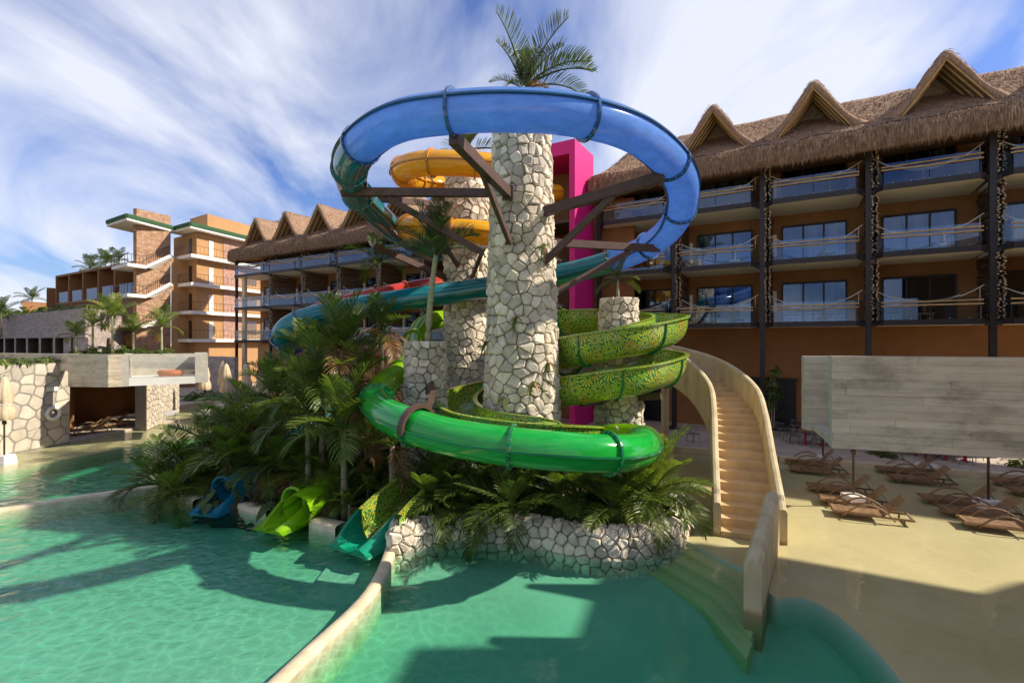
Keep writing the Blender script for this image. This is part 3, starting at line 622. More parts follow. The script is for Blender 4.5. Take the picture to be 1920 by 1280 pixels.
# ground floor of the right wing: bar opening
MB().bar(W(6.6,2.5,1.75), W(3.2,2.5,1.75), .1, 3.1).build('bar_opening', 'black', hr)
m = MB(); m.bar(W(6.7,2.44,3.35), W(3.1,2.44,3.35), .2, .12)
for k in range(3): m.bar(W(6.3,2.4,1.0+.7*k), W(3.6,2.4,1.0+.7*k), .3, .04)
m.build('bar_shelf', 'steel', hr)
MB().bar(W(12.6,2.52,1.6), W(10.9,2.52,1.6), .1, 2.8).build('service_door', 'black', hr)
# ------------------------------------------------------------------ pink stair tower
TP = V(3.55, 30.0, 0)
def T(a, b, z): return TP+DD*a+NN*b+V(0,0,z)      # a to the left, b inwards
MB().hexa([W(14.4,.6,.2), W(16.4,.6,.2), W(16.4,2.4,.2), W(14.4,2.4,.2), W(14.4,.6,15.6), W(16.4,.6,15.6), W(16.4,2.4,15.6), W(14.4,2.4,15.6)]).build('end_wall', 'orange', hr)
tw = thing('slide_tower', 'magenta framed slide tower between the two hotel wings', 'tower', T(3,1,0))
def tbox(a0, a1, b0, b1, z0, z1): return MB().hexa([T(a0,b0,z0), T(a1,b0,z0), T(a1,b1,z0), T(a0,b1,z0), T(a0,b0,z1), T(a1,b0,z1), T(a1,b1,z1), T(a0,b1,z1)])
tbox(-.38,.0,0,3.2,.1,18.1).build('post', 'pink', tw); tbox(7.2,7.6,0,3.2,.1,18.1).build('post', 'pink', tw)
tbox(0,7.2,0,3.2,17.25,18.1).build('top_beam', 'pink', tw)
tbox(-3,9.6,3.6,3.9,.1,15.0).build('back_wall', 'brown_panel', tw); tbox(0,7.2,3.2,3.5,15.0,17.6).build('back_wall', 'brown_panel', tw)
for k, z in enumerate((4.6,7.6,10.6,13.3)):
    tbox(.05,7.15,.3,3.5,z-.22,z).build('landing', 'rust_steel', tw)
    m = MB()
    for i in range(12): m.bar(T(.2+i*.6,.35,z), T(.2+i*.6,.35,z+1.05), .04, .04)
    m.bar(T(.1,.35,z+1.05), T(7.1,.35,z+1.05), .06, .06); m.build('railing', 'steel', tw)
for k in range(3): MB().bar(T(1.0,1.6,4.8+k*3), T(5.6,1.6,7.4+k*3), 1.1, .16).build('stair_flight', 'concrete_edge', tw)
# ------------------------------------------------------------------ water slides
def frames(s, bank=0):
    o = []
    for i, p in enumerate(s):
        t = (s[min(i+1,len(s)-1)]-s[max(i-1,0)]).normalized(); sd = t.cross(V(0,0,1)).normalized(); u = sd.cross(t)
        o.append((p, t, sd, u))
    return o
def tube_slide(label, ctrl, r, cols, start, joints, base, seam=True, bank=0):
    """cols: list of (control index from which the colour holds, material, dark material)"""
    pts = [P(*c) if len(c) == 3 else V(*c[:3]) for c in ctrl]; s, idx = spline(pts, .16); fr_ = [(p, t, sd*math.cos(bank)+u*math.sin(bank), u*math.cos(bank)-sd*math.sin(bank)) for p, t, sd, u in frames(s)]; n = 30
    th = thing('tube_slide', label, 'water slide', base)
    cuts = sorted({0, len(s)-1} | {idx[int(k)]+int((k-int(k))*((idx[int(k)+1] if int(k)+1 < len(idx) else idx[-1])-idx[int(k)])) for k in joints})
    def colour(i):
        c = cols[0]
        for q in cols:
            if i >= idx[q[0]]-1: c = q
        return c
    for a, b in zip(cuts, cuts[1:]):
        if b-a < 2: continue
        c = colour(a); rows = []
        for p, t, sd, u in fr_[a:b+1]: rows.append([p+(sd*math.cos(2*math.pi*k/n)+u*math.sin(2*math.pi*k/n))*r for k in range(n)])
        sec = MB().grid(rows, True).build('tube_section', c[1], th, True)
        if seam:
            for sg in (-1, 1):
                rows = []
                for p, t, sd, u in fr_[a:b+1]:
                    q = p+sd*sg*r; rows.append([q-u*.028-sd*sg*.02, q-u*.028+sd*sg*.07, q+u*.028+sd*sg*.07, q+u*.028-sd*sg*.02])
                MB().grid(rows, True).build('seam_flange', c[2], sec)
    for a in cuts[1:-1]:
        p, t, sd, u = fr_[a]; c = colour(a); rows = []
        for rr, of in ((r-.01,-.035),(r+.085,-.035),(r+.085,.035),(r-.01,.035)):
            rows.append([p+t*of+(sd*math.cos(2*math.pi*k/36)+u*math.sin(2*math.pi*k/36))*rr for k in range(36)])
        fl_ = MB().grid(rows, True).build('joint_flange', c[2], th)
        m = MB()
        for k in range(18):
            a_ = 2*math.pi*(k+.5)/18; q = p+(sd*math.cos(a_)+u*math.sin(a_))*(r+.055); m.tube([q-t*.045, q+t*.045], .011, 5)
        m.build('bolts', 'white_block', fl_, kind='stuff')
    return th, fr_, idx
ring_ctrl = [(815,478,26.8),(775,455,24.9),(742,432,22.9),(715,408,20.6),(671,366,17.5),(655,318,15.2),(678,272,13.4),(745,229,12.1),(850,211,11.5),(970,207,11.3),(1090,218,11.6),(1190,250,12.6),(1258,305,14.2),(1281,360,15.8),(1262,420,17.6),(1215,461,19.3),(1150,489,20.8),(1060,513,21.8),(960,531,22.2),(850,549,22.2),(740,564,22),(640,582,21.3),(562,603,20.6),(532,628,20.9),(552,658,22.2),(610,690,23.4),(650,740,22),(590,800,19.8),(490,880,17.6),(428,925,16.2)]
tube_slide('long blue and teal tube slide circling high around the stone column', ring_ctrl, .49,
    [(0,'teal','teal_dark'),(6,'blue','blue_dark'),(16,'teal','teal_dark'),(23,'slate_blue','blue_dark'),(26,'exit_blue','blue_dark')], 0, [2,4,5,6,8,10.1,12,13.6,15,16,17.6,20.3,22,23.2,26,28], P(960,920,16), bank=R(20))
tube_slide('yellow tube slide looping around the rear stone column', [(1046,362,31),(985,360,29.2),(935,357,27.6),(870,353,26),(805,347,24.6),(762,334,22.8),(757,318,21.1),(790,307,20.2),(850,306,19.9),(915,311,20),(965,322,20.6),(1003,358,23),(965,392,25.4),(890,404,26.6),(812,412,25.2),(768,424,22.2),(790,429,20.7),(850,433,20.2),(915,438,20.4),(975,450,21.6),(1010,480,23.5)], .52,
    [(0,'yellow','yellow_dark')], 0, [1,3,4.5,6,7.4,8.7,10.3,12,14,15.4,17,18.5], P(880,800,24))
tube_slide('red tube slide half hidden behind the teal slide and palms', [(830,528,27.5),(760,541,26),(700,554,24.8),(620,573,23.8),(580,594,23.6),(592,625,24.6),(650,655,25.4),(730,668,25),(800,690,24.5)], .36,
    [(0,'red','red_dark')], 0, [1,2,3,4.5,6,7], P(700,800,24))
tube_slide('lime and bright green tube slide sweeping in front of the stone column', [(905,597,28),(838,597,26.2),(797,607,24.6),(777,638,22.8),(772,672,20.6),(752,700,18.4),(720,722,16.8),(706,750,15.2),(722,775,13.8),(770,797,12.7),(850,820,12.0),(960,837,11.6),(1060,846,11.5),(1140,850,11.8),(1188,846,12.5),(1206,834,13.6),(1188,824,14.6),(1150,822,15.5),(1125,826,17),(1078,832,18.9),(1000,843,20.2),(900,850,20.8),(780,868,20),(690,890,17.8),(610,922,15.9),(556,957,14.55)], .47,
    [(0,'lime','lime_dark'),(7,'green','green_dark'),(15,'lime','lime_dark')], 0, [1,3,5,7,9.15,11,13,15,18,21,23], P(960,900,13))
# brown saddle clamp with hanger over the green tube
# open fan-patterned flume
fl_ctrl = [(1030,583,23.5),(1046,588,21.4),(1110,586,21),(1200,590,20.7),(1258,597,18.7),(1210,612,16.8),(1135,626,16.4),(1076,641,17.2),(1066,658,19),(1120,660,21),(1208,660,20.6),(1256,669,18.6),(1208,686,16.7),(1130,700,16.3),(1060,712,16.9),(1000,716,18.5),(930,721,18.9),(874,736,18),(856,757,16.5),(882,777,15),(960,791,14.35),(1035,797,14.3),(1083,803,15),(1088,812,16.4),(1050,828,18),(985,846,18.7),(920,856,18.2),(862,868,16.7),(795,896,15.1),(742,938,13.9),(712,968,13.2)]
s, idx = spline([P(*c) for c in fl_ctrl], .16); fr_ = frames(s); th = thing('open_flume', 'open spiral flume with yellow and green fan mosaic', 'water slide', P(1160,900,18.5))
rw = .62; NA = 18
def usec(f, rr, lip=True):
    p, t, sd, u = f; sd2 = V(sd.x, sd.y, 0).normalized(); o = [p+sd2*(rr+.02)+V(0,0,.10)]
    o += [p+sd2*(rr*math.cos(a))+V(0,0,-rr*1.5*math.sin(a)**.85) for a in (math.pi*k/NA for k in range(NA+1))]
    return o+[p-sd2*(rr+.02)+V(0,0,.10)]
cuts = list(range(0, len(s), 15)); cuts[-1] = len(s)-1
def uvgrid(rows, u0):
    m = MB(); m.grid(rows); nn = len(rows[0]); m.uv = []
    for f in m.f:
        for i in f: m.uv.append((u0+(i//nn)*.16, (i % nn)*.112))
    return m
for a, b in zip(cuts, cuts[1:]):
    o_ = [usec(f, rw) for f in fr_[a:b+1]]; sec = uvgrid(o_, a*.16).build('flume_section', 'fan_mosaic', th, True)
    uvgrid([usec(f, rw-.045) for f in fr_[a:b+1]], a*.16+3.3).build('flume_lining', 'fan_mosaic', sec, True)
    for sg in (1, -1):
        rows = []
        for p, t, sd, u in fr_[a:b+1]:
            sd2 = V(sd.x, sd.y, 0).normalized()*sg; q = p+V(0,0,.10); rows.append([q+sd2*(rw-.06), q+sd2*(rw-.06)+V(0,0,.03), q+sd2*(rw+.09)+V(0,0,.03), q+sd2*(rw+.09)-V(0,0,.03)])
        m = uvgrid(rows, a*.16); m.build('rim', 'fan_mosaic', sec)
    f = fr_[a]; g_ = [usec((f[0]+f[1]*d_, f[1], f[2], f[3]), rw+e) for d_, e in ((-.03,0),(-.03,.06),(.03,.06),(.03,0))]
    MB().grid(g_).build('joint_flange', 'green_dark', th)
# slide exits
def exit_chute(name, label, c, ang, r, mat, dark, length=1.5, hood=True, back=1.0):
    t = thing(name, label, 'water slide', c); d = V(math.cos(ang), math.sin(ang), 0); s_ = V(-d.y, d.x, 0); n = 20; inn = []; wl = [[], []]
    xs = [-back+(length+back)*k/12 for k in range(13)]
    for x in xs:
        k = max(0, x)/length; h = r*(1.0-.9*k**.8) if hood else r*(1.15-.95*k**1.3); fz = .08-.10*k+(.12*(-x) if x < 0 else 0)
        a0 = math.asin(max(-.3, min(1, 1-h/r))); row = []
        for i in range(n+1):
            a = a0+(math.pi-2*a0)*i/n; row.append(c+d*x+s_*(math.cos(a)*r)+V(0,0,fz+r-r*math.sin(a)))
        inn.append(row)
        for q, e in enumerate((0, -1)):
            sg = s_*(1 if q == 0 else -1); p = row[e]; o_ = r-abs((p-c).dot(s_))
            wl[q].append([p, p+sg*.05+V(0,0,.02), p+sg*.12, p+sg*(.16+o_*.6)-V(0,0,h*.6), V((p+sg*(.2+o_)).x, (p+sg*(.2+o_)).y, -.09)])
    MB().grid(inn).build('chute', mat, t, True)
    for w_ in wl: MB().grid(w_).build('side_wing', mat, t, True)
    rim = [w_[-1] for w_ in wl]; f_ = [rim[0][4], rim[0][3], rim[0][2]]+inn[-1]+[rim[1][2], rim[1][3], rim[1][4]]; f2 = [p+d*.04 for p in f_]
    m = MB(); m.add(f2, [tuple(range(len(f2)))]); m.grid([f_, f2]); m.build('front_lip', mat, t)
    if hood:
        rows = []
        for x, ri in ((-back-.9,.98),(-back,.98),(-.5,1.0),(-.08,1.02),(-.08,1.13),(.04,1.13),(.04,.94),(-.5,.94)):
            rows.append([c+d*x+s_*(math.cos(math.pi*(i-2)/(n-4))*r*ri)+V(0,0,.08+r+max(-.06,math.sin(math.pi*(i-2)/(n-4)))*r*ri-.12*min(0,x)) for i in range(n+1)])
        MB().grid(rows).build('hood', mat, t, True)
exit_chute('slide_exit', 'blue hooded slide exit under the drooping palms', G(418,946), R(-103), .43, 'exit_blue', 'blue_dark', .85)
exit_chute('slide_exit', 'lime hooded slide exit beside the island kerb', G(550,972), R(-112), .44, 'lime', 'lime_dark', .95)
exit_chute('slide_exit', 'wide green open slide exit next to the stone planter', G(716,1000), R(-120), .60, 'exit_teal', 'green_dark', 1.25, False, 1.3)
# steel support beams belong to the column they are bolted to
def beam(a, b, parent, w=.2, h=.26, plate=True):
    bm_ = MB().bar(a, b, w, h).build('support_beam', 'rust_steel', parent)
    if plate:
        d_ = (Vector(b)-Vector(a)).normalized(); MB().bar(Vector(b)-d_*.02, Vector(b)+d_*.04, w*1.5, h*1.5).build('end_plate', 'rust_steel', bm_)
def colpt(ang, z): return V(MAINX+1.02*math.cos(ang), MAINY+1.02*math.sin(ang), z)
b1 = P(850,257,11.6); beam(b1-V(0,0,.02), P(952,362,15.4), col_main, .24, .3); beam(P(903,318,13.6), P(955,452,15.35), col_main, .14, .18)
beam(P(640,360,16.0), P(924,362,16.6), col_main, .22, .26); beam(P(728,372,16.2), P(905,474,16.6), col_main, .16, .2); beam(P(696,372,19.3), P(840,384,23.4), col_rear, .2, .24)
beam(P(1246,330,14.0), P(1012,400,15.8), col_main, .24, .3); beam(P(1150,366,14.7), P(1022,490,15.7), col_main, .16, .2)
beam(P(1235,466,18.6), P(1036,455,16.9), col_main, .2, .26); beam(P(1180,472,18.2), P(1042,548,16.8), col_main, .16, .2)
beam(P(700,460,21), P(835,520,23.5), col_rear); beam(P(830,455,20.4), P(860,500,23.1), col_rear, .14, .18); beam(P(905,470,20.6), P(885,520,23.1), col_rear, .14, .18); beam(P(760,440,21.8), P(838,470,23.4), col_rear)
beam(P(1230,700,18.4), P(1195,705,18.4), col_right); beam(P(1090,755,17.2), P(1130,750,18), col_right); beam(P(1240,742,17.4), P(1190,745,18), col_right)
# clamp band and hanger on the green tube, fixed to the short column
q = P(782,800,12.5); m = MB(); p_, t_, s_, u_ = None, None, None, None
tg = (P(850,820,12.0)-P(745,788,13.2)).normalized(); sd = tg.cross(V(0,0,1)).normalized(); u = sd.cross(tg); rows = []
for rr, of in ((.51,-.09),(.6,-.09),(.6,.09),(.51,.09)): rows.append([q+tg*of+(sd*math.cos(a)+u*math.sin(a))*rr for a in (math.pi*(k-2)/24 for k in range(29))])
MB().grid(rows).build('clamp_band', 'rust_steel', col_short)
beam(P(808,730,14.6), P(806,728,16.3), col_short, .2, .3); MB().bar(P(812,735,14.4), P(800,778,12.9), .14, .14).build('hanger', 'rust_steel', col_short)
for pp in [(860,252,11.6),(1262,318,14.2),(1262,436,17.4)]: pass
# ------------------------------------------------------------------ curved stair
cp = [V(6.75,13.75,-.12),V(7.55,15.8,1.0),V(8.3,17.7,2.05),V(8.85,19.4,2.75),V(8.9,21.2,3.4),V(8.5,22.6,3.9),V(7.6,23.6,4.3),V(6.4,24.1,4.6),V(5.0,24.2,4.8)]
s, _ = spline(cp, .12); fr_ = frames(s); st = thing('curved_stair', 'curved sand plaster stair with high parapets rising from the pool', 'stair', cp[0])
ln = [0]
for a, b in zip(s, s[1:]): ln.append(ln[-1]+V(b.x-a.x, b.y-a.y, 0).length)
def at_len(d_):
    for i in range(len(ln)-1):
        if ln[i+1] >= d_: return s[i].lerp(s[i+1], (d_-ln[i])/max(1e-6, ln[i+1]-ln[i])), fr_[i]
    return s[-1], fr_[-1]
NS = 29; HW = .76
for k in range(NS):
    p0, f0 = at_len(ln[-1]*k/NS); p1, f1 = at_len(ln[-1]*(k+1)/NS); z = p1.z
    s0 = V(f0[2].x, f0[2].y, 0).normalized()*HW; s1 = V(f1[2].x, f1[2].y, 0).normalized()*HW; zz = V(0,0,1)
    a, b, c, d = [V(q.x, q.y, 0) for q in (p0-s0, p0+s0, p1+s1*1.0, p1-s1)]
    ex = (V(p1.x-p0.x, p1.y-p0.y, 0)).normalized()*.05
    MB().hexa([a+zz*(p0.z-.35), b+zz*(p0.z-.35), c+ex+zz*(p0.z-.25), d+ex+zz*(p0.z-.25), a+zz*z, b+zz*z, c+ex+zz*z, d+ex+zz*z]).build('step', 'stair_plaster', st)
for sg, mt in ((1, 'stair_plaster'), (-1, 'stair_outer')):
    rows = []
    for i, (p, t, sd, u) in enumerate(fr_):
        sd2 = V(sd.x, sd.y, 0).normalized()*sg; k = ln[i]/ln[-1]; th_ = .19; lo = -.55-.25*math.sin(math.pi*min(1, k*1.6)) if ln[i] > .9 else -1.2; hi = 1.12
        if ln[i] < .35: hi = 1.05
        a = p+sd2*(HW-.02); b = p+sd2*(HW+th_)
        rows.append([a+V(0,0,lo), a+V(0,0,hi-.1), a+sd2*.03+V(0,0,hi-.02), (a+b)/2+V(0,0,hi), b-sd2*.03+V(0,0,hi-.02), b+V(0,0,hi-.1), b+V(0,0,lo)])
    m = MB().grid(rows, True); n_ = len(rows[0]); m.f += [tuple(range(n_)), tuple(range(len(m.v)-n_, len(m.v)))]; m.build('parapet', 'stair_outer', st)
rows = [[p+V(sd.x, sd.y, 0).normalized()*HW*k+V(0,0,-.55) for k in (-1, 1)] for p, t, sd, u in fr_]
MB().grid(rows).build('soffit', 'stair_outer', st)
c_ = G(1247,850,-.12); MB().lathe([(.19,-.5),(.19,3.95)], (c_.x, c_.y, 0), 20).build('support_post', 'stair_outer', st, True)
# wing wall standing in the water before the stair
a = V(4.95,9.95,0); b = V(7.1,13.2,0); t = (b-a).normalized(); n_ = V(-t.y, t.x, 0); rows = []
for k in range(9):
    f = k/8; p = a.lerp(b, f); hi = 1.13+.38*f; w = .17
    rows.append([p-n_*w+V(0,0,-1.4), p-n_*w+V(0,0,hi-.12), p-n_*w*.6+V(0,0,hi-.02), p+V(0,0,hi), p+n_*w*.6+V(0,0,hi-.02), p+n_*w+V(0,0,hi-.12), p+n_*w+V(0,0,-1.4)])
m = MB().grid(rows); nn = 7; m.f += [tuple(range(nn)), tuple(range(8*nn, 9*nn))]
m.build('wing_wall', 'stair_outer', label='freestanding sloping plaster wall standing in the pool before the stair', cat='wall')
# ------------------------------------------------------------------ right concrete channel made of board-marked strips
rc = thing('concrete_channel', 'raised board-marked concrete water channel above the loungers', 'channel', (8,10,3.4))
rnd = random.Random(9)
def board_wall(p0, p1, z0, z1, zend, th_, rows_n, parent, seg, inw):
    t = (p1-p0); Ln = t.length; t.normalize(); n_ = V(t.y, -t.x, 0)*inw
    MB().hexa([p0+V(0,0,z0+.02), p1+V(0,0,zend+.02), p1-n_*th_+V(0,0,zend+.02), p0-n_*th_+V(0,0,z0+.02), p0+V(0,0,z1), p1+V(0,0,z1), p1-n_*th_+V(0,0,z1), p0-n_*th_+V(0,0,z1)]).build('wall_core', 'concrete_edge', parent)
    for r in range(rows_n):
        u = -rnd.random()*seg
        while u < Ln:
            e = u+seg*rnd.uniform(.6, 1.4); a_, b_ = max(u, 0), min(e, Ln)
            if b_-a_ > .08:
                d_ = .006+rnd.random()*.012; zc = lambda x, k: (z0+(zend-z0)*x/Ln)+((z1-.01)-(z0+(zend-z0)*x/Ln))*k; k0, k1 = (r+.012)/rows_n, (r+.985)/rows_n
                pts = [p0+t*(a_+.003)+V(0,0,zc(a_,k0)), p0+t*(b_-.003)+V(0,0,zc(b_,k0)), p0+t*(b_-.003)+V(0,0,zc(b_,k1)), p0+t*(a_+.003)+V(0,0,zc(a_,k1))]
                MB().hexa([q for q in pts]+[q+n_*d_ for q in pts]).build('concrete_board', 'board_concrete', parent)
            u = e
p0 = P(1559,640,10.0); p0.z = 0; p1 = P(1920,640,9.05); p1.z = 0; p1 = p0+(p1-p0)*2.2
board_wall(p0, p1, 3.4, 5.3, 3.4, .2, 12, rc, 2.2, 1)
q0 = P(1507,640,11.9); q0.z = 0; q1 = q0+(p1-p0)*.97
board_wall(q0, q1, 3.42, 5.24, 3.42, .2, 10, rc, 1.6, 1)
nb = (q0-p0); MB().hexa([p0+V(.1,.15,3.41), p1+V(.1,.15,3.41), q1+V(0,-.05,3.43), q0+V(.2,-.05,3.43), p0+V(.1,.15,3.6), p1+V(.1,.15,3.6), q1+V(0,-.05,3.6), q0+V(.2,-.05,3.6)]).build('channel_floor', 'concrete_edge', rc)
# ------------------------------------------------------------------ left channel, pavilion and stone walls
def flat(p, z): return V(p.x, p.y, z)
c0, c1, c2, c3 = P(128,640,25.7), P(203,640,25.35), P(228,640,25.7), P(390,640,27.9)
lc = thing('concrete_channel', 'raised concrete channel with a glass side over the left canal', 'channel', (c1.x, c1.y, 3.2))
ZT, ZB = 4.92, 3.2; gd = (c3-c2).normalized(); gb = V(-gd.y, gd.x, 0)
def wallbox(a, b, off, z0, z1, name, mat, par): return MB().hexa([flat(a,z0), flat(b,z0), flat(b+off,z0), flat(a+off,z0), flat(a,z1), flat(b,z1), flat(b+off,z1), flat(a+off,z1)]).build(name, mat, par)
board_wall(flat(c0,0), flat(c1,0), ZB, ZT, ZB, .3, 9, lc, 1.4, 1)
c0l = P(-90,640,29.5); board_wall(flat(c0l,0), flat(c0,0)+V(-.05,.3,0), 4.0, ZT, 4.0, .3, 4, lc, 1.6, 1)
board_wall(flat(c1,0), flat(c2,0), ZB, ZT, ZB, .3, 9, lc, .8, 1)
wallbox(c2, c2+V(0,.01,0)+gd*.3, gb*2.6, ZB, ZT-.01, 'end_block', 'concrete_edge', lc)
wallbox(c3-gd*.62, c3, gb*2.6, ZB+.05, ZT, 'end_block', 'concrete_edge', lc)
wallbox(c2+gb*2.4+gd*.3, c3+gb*2.4-gd*.62, gb*.25, ZB, ZT-.05, 'back_wall', 'concrete_edge', lc)
wallbox(c2+gd*.3, c3-gd*.62, gb*2.4, ZB+.02, ZB+.42, 'channel_floor', 'white_slab', lc)
wallbox(c2+gd*.3, c3-gd*.62, gb*.05, ZB+.05, ZT-.22, 'glass_panel', 'clear_glass', lc)
wallbox(c2+gd*.3, c3-gd*.62, gb*.22, ZT-.2, ZT-.02, 'top_rail', 'concrete_edge', lc)
q_ = c2.lerp(c3, .55)+gb*.9; ft = thing('swim_ring', 'orange swim ring floating behind the channel glass', 'swim ring', flat(q_, ZB+.62))
rows = [[flat(q_, ZB+.62)+V(math.cos(a)*(.5+.16*math.cos(b)), math.sin(a)*(.5+.16*math.cos(b)), .16*math.sin(b)) for b in (2*math.pi*k/10 for k in range(10))] for a in (2*math.pi*k/20 for k in range(21))]
MB().grid(rows, True).build('ring', 'orange_float', ft, True)
# stone wall on the left with crazy paving
f0, f1 = G(-70,868,0), G(131,829,0); fl_ = (f1-f0).length; ft_ = (f1-f0).normalized(); fn = V(ft_.y, -ft_.x, 0)
sw = thing('stone_wall', 'sunlit crazy-paved stone wall beside the left canal', 'wall', f0)
ZW = 4.45
MB().hexa([f0+V(0,0,-.3), f1+V(0,0,-.3), f1-fn*.6+V(0,0,-.3), f0-fn*.6+V(0,0,-.3), f0+V(0,0,ZW), f1+V(0,0,ZW), f1-fn*.6+V(0,0,ZW), f0-fn*.6+V(0,0,ZW)]).build('mortar_core', 'mortar_pale', sw)
lay_stones(sw, fl_, 0, ZW, .66, .035, .022, lambda u_, v_, h_: f0+ft_*u_+fn*h_+V(0,0,v_), 21, 'wall_stone', flat=True)
# lifebuoy and little sign on that wall
qb = f0+ft_*(fl_*.80)+fn*.12+V(0,0,1.75); lb = thing('lifebuoy', 'white lifebuoy ring hanging on the crazy-paved wall', 'lifebuoy', qb)
rows = [[qb+ft_*(math.cos(a)*(.3+.08*math.cos(b)))+V(0,0,math.sin(a)*(.3+.08*math.cos(b)))+fn*(.08*math.sin(b)) for b in (2*math.pi*k/10 for k in range(10))] for a in (2*math.pi*k/24 for k in range(25))]
MB().grid(rows, True).build('ring', 'white_block', lb, True); m = MB()
for k in range(4): a = math.pi/4+math.pi/2*k; m.tube([qb+ft_*.4*math.cos(a)+V(0,0,.4*math.sin(a))+fn*.02, qb+ft_*.43*math.cos(a+.75)+V(0,0,.43*math.sin(a+.75))+fn*.02, qb+ft_*.4*math.cos(a+1.5)+V(0,0,.4*math.sin(a+1.5))+fn*.02], .02, 6)
m.build('rope', 'rope', lb)
qs = f0+ft_*(fl_*.80)+fn*.06+V(0,0,3.05); MB().bar(qs-ft_*.28, qs+ft_*.28, .03, .22).build('notice_plate', 'white_block', label='small white notice plate fixed high on the crazy-paved wall', cat='sign')
# pavilion under the channel
g0, g1 = f1, G(262,803,0); pv = thing('pavilion', 'dark open room beneath the raised concrete channel', 'pavilion', g0)
bx = V(-7.5,.5,0); gt = (g1-g0).normalized()
MB().hexa([g0+V(0,0,-.1), g1+gt*3+V(0,0,-.1), g1+gt*3+bx+V(0,0,-.1), g0+bx+V(0,0,-.1), g0+V(0,0,.1), g1+gt*3+V(0,0,.1), g1+gt*3+bx+V(0,0,.1), g0+bx+V(0,0,.1)]).build('floor', 'paving', pv)
MB().hexa([g0+V(-.62,0,3.22), g1+gt*3+V(-.1,0,3.22), g1+gt*9+bx+V(0,0,3.22), g0+bx+V(0,0,3.22), g0+V(-.62,0,3.6), g1+gt*3+V(-.1,0,3.6), g1+gt*9+bx+V(0,0,3.6), g0+bx+V(0,0,3.6)]).build('ceiling', 'brown_panel', pv)
wallbox(g0+bx*.75, g1+gt*9+bx*.75, V(-.3,0,0), .1, 3.2, 'back_wall', 'brown_panel', pv); wallbox(g0+bx*.75-gt*.3, g0+V(-.7,0,0)-gt*.3, gt*.25, .1, 3.2, 'side_wall', 'mortar_pale', pv)
pp_ = g0.lerp(g1, .5)+bx*.4; wallbox(pp_, pp_+gt*.8, V(-.8,0,0), .1, 3.2, 'pillar', 'brown_panel', pv)
h0, h1 = G(275,806,0), G(311,791,0)
sp = thing('stone_pier', 'stone clad pier carrying the glass-sided channel', 'pier', h0); hn = (h1-h0).normalized(); hx = V(hn.y, -hn.x, 0); hl_ = (h1-h0).length
wallbox(g1, h0, hn*2.2, -.2, 3.2, 'plaster_side', 'cream', sp)
wallbox(h0+hn*.02, h1, V(-.9,.2,0), -.2, 3.2, 'mortar_core', 'mortar_pale', sp)
lay_stones(sp, hl_, 0, 3.2, .40, .028, .022, lambda u_, v_, h_: h0+hn*u_+hx*h_+V(0,0,v_), 22, 'wall_stone', flat=True)
h2, h3 = G(309,785,0), G(336,772,0); s2 = thing('stone_pier', 'shaded stone pier farther back under the channel end', 'pier', h2); hn2 = (h3-h2).normalized(); hx2 = V(hn2.y, -hn2.x, 0)
wallbox(h2, h3, V(-1,.2,0), -.2, 3.6, 'mortar_core', 'mortar_pale', s2)
lay_stones(s2, (h3-h2).length, 0, 3.6, .45, .028, .022, lambda u_, v_, h_: h2+hn2*u_+hx2*h_+V(0,0,v_), 23, 'wall_stone', flat=True)
# ------------------------------------------------------------------ left background buildings
cB = G(357,423,18.96); dr = (G(460,448,18.96)-cB); dl = (G(328,431,18.96)-cB); drn, dln = dr.normalized(), dl.normalized()
sb = thing('stair_building', 'orange stair building with white landings and green edged canopy', 'building', flat(cB, .1))
def poly_slab(pts, z0, z1, name, mat, par): return MB().prism([xy(p) for p in pts], z0, z1).build(name, mat, par)
def edge(pts, z0, z1, par, mat='green_roof'):
    m = MB()
    for a, b in zip(pts, pts[1:]): m.bar(flat(a,(z0+z1)/2), flat(b,(z0+z1)/2), .2, z1-z0)
    m.build('roof_edge', mat, par)
can2 = [cB, cB+drn*14, cB+drn*14+dln*6, cB+dln*5]; cs = poly_slab(can2, 18.7, 18.96, 'canopy', 'white_slab', sb); edge([can2[3], can2[0], can2[1]], 18.98, 19.4, cs)
e0, e1, e2 = G(200,420,18.96), G(238,407,18.96), G(328,431,18.96); can1 = [e0, e1, e2, e0+(e2-e1)]; cs = poly_slab(can1, 18.66, 18.93, 'canopy', 'white_slab', sb); edge([e0, e1, e2], 18.95, 19.35, cs)
in0 = cB+drn*1.3+dln*1.0
body = [in0, in0+drn*13, in0+drn*13+dln*6, in0+dln*6]; poly_slab(body, .1, 18.6, 'wall', 'orange_light', sb)
par_ = [cB+drn*3.0+dln*1.5, cB+drn*14+dln*1.5, cB+drn*14+dln*6, cB+drn*3+dln*6]; poly_slab(par_, 19.0, 21.3, 'roof_parapet', 'orange_light', sb)
